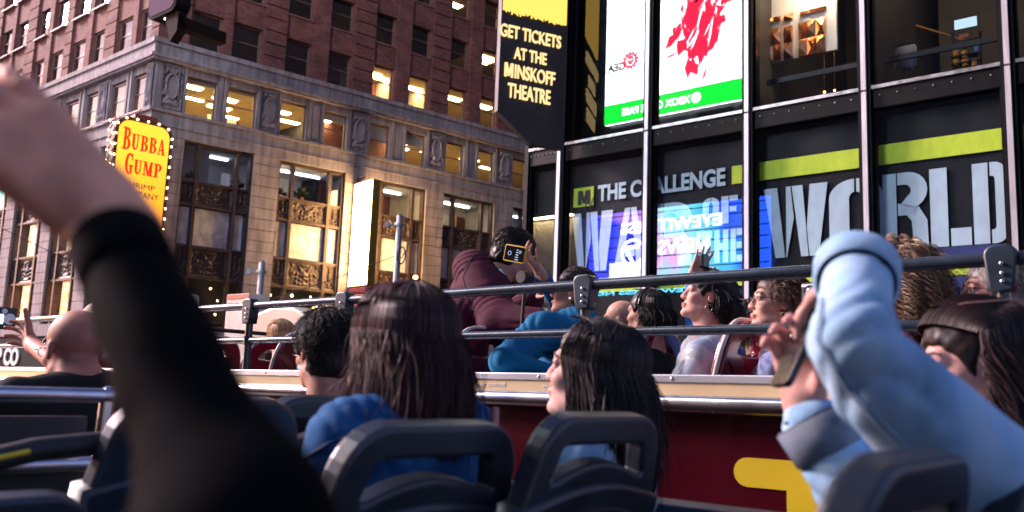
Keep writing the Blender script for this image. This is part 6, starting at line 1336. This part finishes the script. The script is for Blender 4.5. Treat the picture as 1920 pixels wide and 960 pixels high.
P, F = surfnet(pq, .010, wrinkle(.010, 22, 3.)); np_obj('poncho', P, F, PONM, pw['o'], None, None, pw['base'])
# woman with short curly hair and glasses
H = onD(1458, 568, 3.5)
cw = person('woman with short brown curly hair and glasses in profile by the denim sleeve', H, hy=38, hp=8, by=5, fem=True, skin=(.62, .34, .27), top=cloth('patterned_blue_blouse', (.20, .24, .42), var=.6, scale=40), trousers=TR_DARK, h=.006, hair=curly_hair((.10, .062, .045), (.17, .12, .09), 1100, vol=.022, length=.035, coil=.007, low=-.35), wamp=.003)
spectacles(cw); earring(cw, 1, .010)
i = cw; pq = [RC(i['N']-i['ax']*.02, i['N']+i['ax']*.05-i['f']*.06, .10, .115, .03), EL(i['N']-i['ax']*.13, (.15, .2, .16), np.stack([i['f'], i['l'], i['ax']], 1), .05), RC(i['N']+i['ax']*.05, i['N']+i['ax']*.2, .085, .11, .01, -1)]
P, F = surfnet(pq, .010, wrinkle(.010, 30, 5.)); np_obj('poncho', P, F, PONM, cw['o'], None, None, cw['base'])
H = onD(1408, 606, 4.4)
person('black haired passenger low between the profile woman and the curly haired one', H, hy=15, by=0, fem=True, skin=(.4, .22, .15), top=cloth('black_jacket', (.015, .015, .018)), trousers=TR_DARK, hair=long_hair((.010, .008, .008), .16, 1000, wave=.008, spread=.03), face=False)
# woman with big curly hair
H = onD(1672, 525, 3.45); cc = onD(1524, 548, 3.3)
bw = person('woman with big light brown curly hair and a camera raised before her', H, hy=28, hp=12, by=8, fem=True, skin=(.62, .36, .29), top=cloth('dusty_pink_top', (.30, .09, .14)), trousers=TR_BLUE, hair=curly_hair((.20, .12, .075), (.52, .37, .25), 2400, vol=.058, length=.20, coil=.017, low=-.55, r=.0013, kk=60, fq=85, rnd=.04), h=.008,
    arms={'R': (onD(1640, 650, 3.75), onD(1540, 600, 3.5), dict(d=onD(1500, 560, 3.35)-onD(1540, 600, 3.5), n=-NV, curls=(.4, .5, .5, .5))), 'L': (onD(1650, 660, 3.2), onD(1560, 610, 3.25), dict(d=onD(1505, 565, 3.3)-onD(1560, 610, 3.25), n=NV, curls=(.4, .5, .5, .5)))})
t = thing('compact_camera', 'small black camera held up beside the pale denim sleeve', 'camera', frame(cc, onD(1560, 546, 3.28)-cc)); q = MB(); q.cbox(-.045, .045, -.012, .018, -.036, .036, .006); q.build('body', mat('black_camera_body', (.02, .022, .026), .35), t); q = MB(); q.tube([(0, -.02, 0), (0, .018, 0)], [.026, .03], 20); lo = q.build('lens_barrel', mat('lens_barrel_black', (.012, .014, .018), .2), t); q = MB(); q.ball((0, -.018, 0), (.019, .006, .019), 14, 8); q.build('front_glass', mat('coated_lens', (.02, .10, .14), .05), lo); q = MB(); q.box(-.04, .04, -.0135, -.0122, .020, .030); q.build('top_plate', ALU, t)
# man in glasses on the right
H = onD(1862, 553, 3.45)
gm = person('grey haired man in glasses, ruddy face in profile at the right edge', H, hy=34, hp=8, by=5, skin=(.62, .29, .22), top=cloth('brown_collared_coat', (.10, .07, .06)), trousers=TR_DARK, hair=short_hair((.24, .21, .19), .010, 1500, .05, c2=(.5, .47, .44), mess=.3, neck=-.09), h=.006, stub=(.4, .3, .26)); spectacles(gm)
# front of the other bus
H = onD(203, 612, 4.0)
person('grey haired passenger seen from behind near the front windscreen', H, hy=-10, by=0, skin=(.5, .28, .22), top=cloth('grey_white_coat', (.42, .44, .48)), trousers=TR_DARK, hair=short_hair((.17, .14, .12), .012, 1400, .07, c2=(.34, .30, .27), mess=.25, neck=-.10), face=False)
H = onD(524, 630, 4.2)
person('woman with chin length blonde hair seen from behind', H, hy=-5, by=0, fem=True, skin=(.55, .32, .25), top=cloth('navy_jacket', (.02, .035, .07)), trousers=TR_DARK, hair=long_hair((.42, .22, .09), .10, 1500, c2=(.60, .40, .22), vol=.018), face=False)
H = onD(648, 605, 4.6)
person('silver haired passenger just above the boy\'s head', H, hy=0, by=0, skin=(.55, .32, .25), top=cloth('olive_green_coat', (.10, .11, .07)), trousers=TR_DARK, hair=short_hair((.40, .38, .37), .016, 1400, .05, c2=(.55, .53, .52), mess=.6), face=False)
# --- our own bus ---
H = onD(607, 660, 1.62)
by_ = person('dark haired boy with an ear bud sitting before the woman in blue denim', H, hy=-8, hp=0, by=0, s=.86, skin=(.45, .21, .14), top=cloth('black_hooded_top', (.014, .014, .016)), trousers=TR_DARK, hair=short_hair((.010, .007, .007), .018, 1900, .06, mess=.45, neck=-.095), face=False)
e = MB(); e.ball(by_['H']+by_['R']@np.array([.004, .070, -.045])-by_['base'], .007); e.build('ear_bud', STUD, by_['o'])
H = onD(752, 650, 1.28)
DEN1 = denim('mid_blue_denim', (.008, .060, .18), (.030, .135, .33)); SEAM1 = mat('dark_denim_seam', (.008, .03, .09), .9)
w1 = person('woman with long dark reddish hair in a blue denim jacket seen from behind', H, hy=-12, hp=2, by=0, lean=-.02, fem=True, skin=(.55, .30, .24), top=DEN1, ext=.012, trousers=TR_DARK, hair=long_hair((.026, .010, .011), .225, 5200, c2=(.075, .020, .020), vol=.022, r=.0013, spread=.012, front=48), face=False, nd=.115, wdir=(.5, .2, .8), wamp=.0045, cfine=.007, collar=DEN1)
i = w1; N, ax, l, f = i['N'], i['ax'], i['l'], i['f']
for pxs in (((566, 862), (620, 830), (690, 806)), ((690, 806), (760, 812), (900, 838)), ((690, 770), (686, 830), (672, 960)), ((560, 900), (640, 905), (660, 935))): stitch(i, pxs, SEAM1, .0035)
q = MB(); q.tube([N-ax*.0-f*.13-l*.10-i['base'], N-ax*.12-f*.168-l*.06-i['base'], N-ax*.3-f*.165-l*.0-i['base']], .008, 8); q.build('bag_strap', mat('pink_leather_strap', (.50, .20, .16), .5), w1['o'])
H = onD(1112, 698, 1.78)
DEN2 = denim('pale_blue_denim', (.18, .36, .54), (.34, .52, .68)); SEAM2 = mat('pale_denim_seam', (.16, .30, .44), .9)
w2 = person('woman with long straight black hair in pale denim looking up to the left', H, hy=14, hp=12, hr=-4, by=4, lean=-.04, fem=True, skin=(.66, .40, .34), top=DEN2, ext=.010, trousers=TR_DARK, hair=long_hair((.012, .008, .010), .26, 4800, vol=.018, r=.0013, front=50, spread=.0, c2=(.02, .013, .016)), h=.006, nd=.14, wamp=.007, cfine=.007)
# bald man with phone
H = onD(138, 655, 1.30)
bwr = onD(62, 648, 1.42); bel = onD(150, 712, 1.32); bh = nrm(onD(38, 618, 1.44)-bwr)
BLACKT = cloth('black_t_shirt', (.012, .012, .013))
bm_ = person('bald man in a black shirt and glasses holding up a camera at the left edge', H, hy=2, hp=-4, by=0, skin=(.48, .19, .13), top=BLACKT, trousers=TR_DARK, h=.005, stub=(.16, .085, .075), nd=.09, arms={'R': (bel, bwr, dict(d=bh, n=nrm(np.array([-.8, -.2, .1])), side=-1, curls=(.35, .4, .45, .5), thumb=(.5, .8, .1), bend=.1, spread=.15), onD(200, 735, 1.45), 1)})
spectacles(bm_)
C = onD(2, 598, 1.46); t = thing('compact_camera', 'dark camera with glinting dials held by the bald man', 'camera', frame(C, NV, (0, 0, 1))); q = MB(); q.cbox(-.05, .05, -.02, .02, -.04, .045, .008); q.build('body', mat('camera_body_black', (.015, .015, .018), .3), t); q = MB(); q.tube([(.02, -.02, 0), (.02, -.03, 0)], .022, 16); q.tube([(.0, -.02, .03), (.0, -.026, .03)], .010, 12); q.build('dial', ALU, t); q = MB(); q.box(-.035, .0, -.0215, -.0202, -.02, .018); q.build('display', emis('camera_display', (.5, .75, .8), .8), t)
# woman on the right: phone in one hand, other sleeve raised
H = onD(1830, 688, 1.98)
DEN3 = denim('washed_pale_denim', (.26, .45, .65), (.40, .57, .73)); SEAM3 = mat('washed_denim_seam', (.24, .38, .52), .9)
rwr = at(1516, 782, 1.40); rh = nrm(at(1500, 660, 1.41)-rwr)
lw = at(1606, 512, 1.27); le = at(1600, 640, 1.10)
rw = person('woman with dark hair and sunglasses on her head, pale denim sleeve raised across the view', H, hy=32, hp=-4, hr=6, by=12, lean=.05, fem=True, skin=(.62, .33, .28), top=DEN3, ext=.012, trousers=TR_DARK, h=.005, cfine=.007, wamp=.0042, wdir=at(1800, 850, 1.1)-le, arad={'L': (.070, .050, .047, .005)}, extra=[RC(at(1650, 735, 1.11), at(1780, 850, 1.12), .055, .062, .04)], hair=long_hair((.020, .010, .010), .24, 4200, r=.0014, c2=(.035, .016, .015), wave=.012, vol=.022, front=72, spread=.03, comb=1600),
    arms={'R': (at(1650, 1000, 1.34), rwr, dict(d=rh, n=nrm(-view(rwr)-NV*.0+np.array([-.35, 0, 0])), side=-1, curls=(.55, .62, .66, .7), thumb=(.75, .45, .5), bend=.4, spread=.12, L=1.02), at(1700, 880, 1.40)), 'L': (le, lw, dict(d=nrm(np.array([-.25, .9, -.5])), n=(0, 0, -1), side=1, curls=(.4, .4, .4, .4)), at(1856, 905, 1.14))})
i = rw
qn = MB()
for p, e, n in i['tips'][1][:4]: qn.ball(p-e*.002+(n*-.004)-i['base'], (.0065, .0065, .0065), 8, 6)
p, e, n = i['tips'][1][4]; qn.ball(p-i['base'], .007, 8, 6); qn.build('red_nails', NAIL, rw['o'])
def cuff(i, el, wr, r, m, w=.045, name='cuff', back=.0):
    e = nrm(wr-el); a = wr-e*(w+back); q = MB(); b = i['base']; q.tube([a-b, a+e*.004-b, a+e*w-b, a+e*(w+.003)-b, a+e*(w-.004)-b, a+e*(w*.3)-b], [r*.96, r*1.05, r*1.08, r*1.02, r*.92, r*.86], 28, False); q.build(name, m, i['o'])
cuff(i, le, lw+nrm(lw-le)*.015, .056, DEN3, .05); cuff(i, at(1650, 1000, 1.34), rwr-nrm(rwr-at(1650, 1000, 1.34))*.004, .055, denim('grey_denim_inside', (.16, .19, .24), (.10, .13, .18)), .06)
q = MB(); e = nrm(rwr-at(1650, 1000, 1.34)); u_ = np.cross(e, [1, 0, 0]); u_ /= np.linalg.norm(u_); v_ = np.cross(e, u_); q.tube([rwr+e*.006+(u_*math.cos(a)+v_*math.sin(a))*.034-i['base'] for a in np.linspace(0, 6.28, 24)], .007, 8); q.build('bracelet', RUBBER, rw['o'])
for pxs in (((1541, 560), (1532, 640), (1600, 745), (1700, 850), (1780, 920)), ((1546, 560), (1538, 640), (1606, 742), (1704, 845), (1786, 915)), ((1700, 900), (1650, 860), (1560, 900), (1540, 960)), ((1600, 860), (1590, 960))): stitch(i, pxs, SEAM3, .0028)
phone('dark phone gripped edge on by the hand with red nails', at(1502, 640, 1.345), nrm(view(rwr)*.9+np.array([-.3, 0, .0])), nrm(RI*.5+UP*.95), .075, .15)
sgl = thing('sunglasses', 'rose gold sunglasses pushed up on the dark hair at the right', 'sunglasses', Matrix.Translation(i['base']))
oo = i['o']; i2 = dict(i); i2['o'] = sgl; i2['H'] = i['H']+i['R']@np.array([-.062, 0, .115]); spectacles(i2, m=mat('rose_gold_frame', (.55, .28, .22), .3, .5), lens=mat('dark_sun_lens', (.02, .012, .012), .1))
# blurred raised arm at the left: neighbour whose black sleeve crosses the view
S0 = np.array([-.15, -.03, 3.36]); E0 = at(455, 1015, .42); W0 = at(190, 388, .60); hd = nrm(at(-60, 145, .58)-W0)
KN = cloth('black_ribbed_knit', (.0036, .0036, .0046), scale=20, spec=.02, bump=.6, bscale=200, stretch=(1, 1, .2))
nb = person('neighbour raising a bare hand and black knit sleeve, blurred across the left', np.array([-.56, -.24, 3.50]), hy=5, by=0, skin=(.86, .38, .24), top=KN, thin=.75, ext=-.005, arad={'R': (.058, .042, .0295, .05)}, trousers=TR_DARK, fem=True, h=.005, cfine=.008, hair=long_hair((.02, .012, .01), .2, 700), face=True, arms={'R': (E0, W0-nrm(W0-E0)*.02, dict(d=hd, n=nrm(np.array([-.3, .8, -.3])), side=-1, curls=(.3, .3, .3, .35), L=.88, thumb=(1., .12, .35), bend=.05), S0)})
cuff(nb, E0, W0-nrm(W0-E0)*.045, .0282, KN, .04)
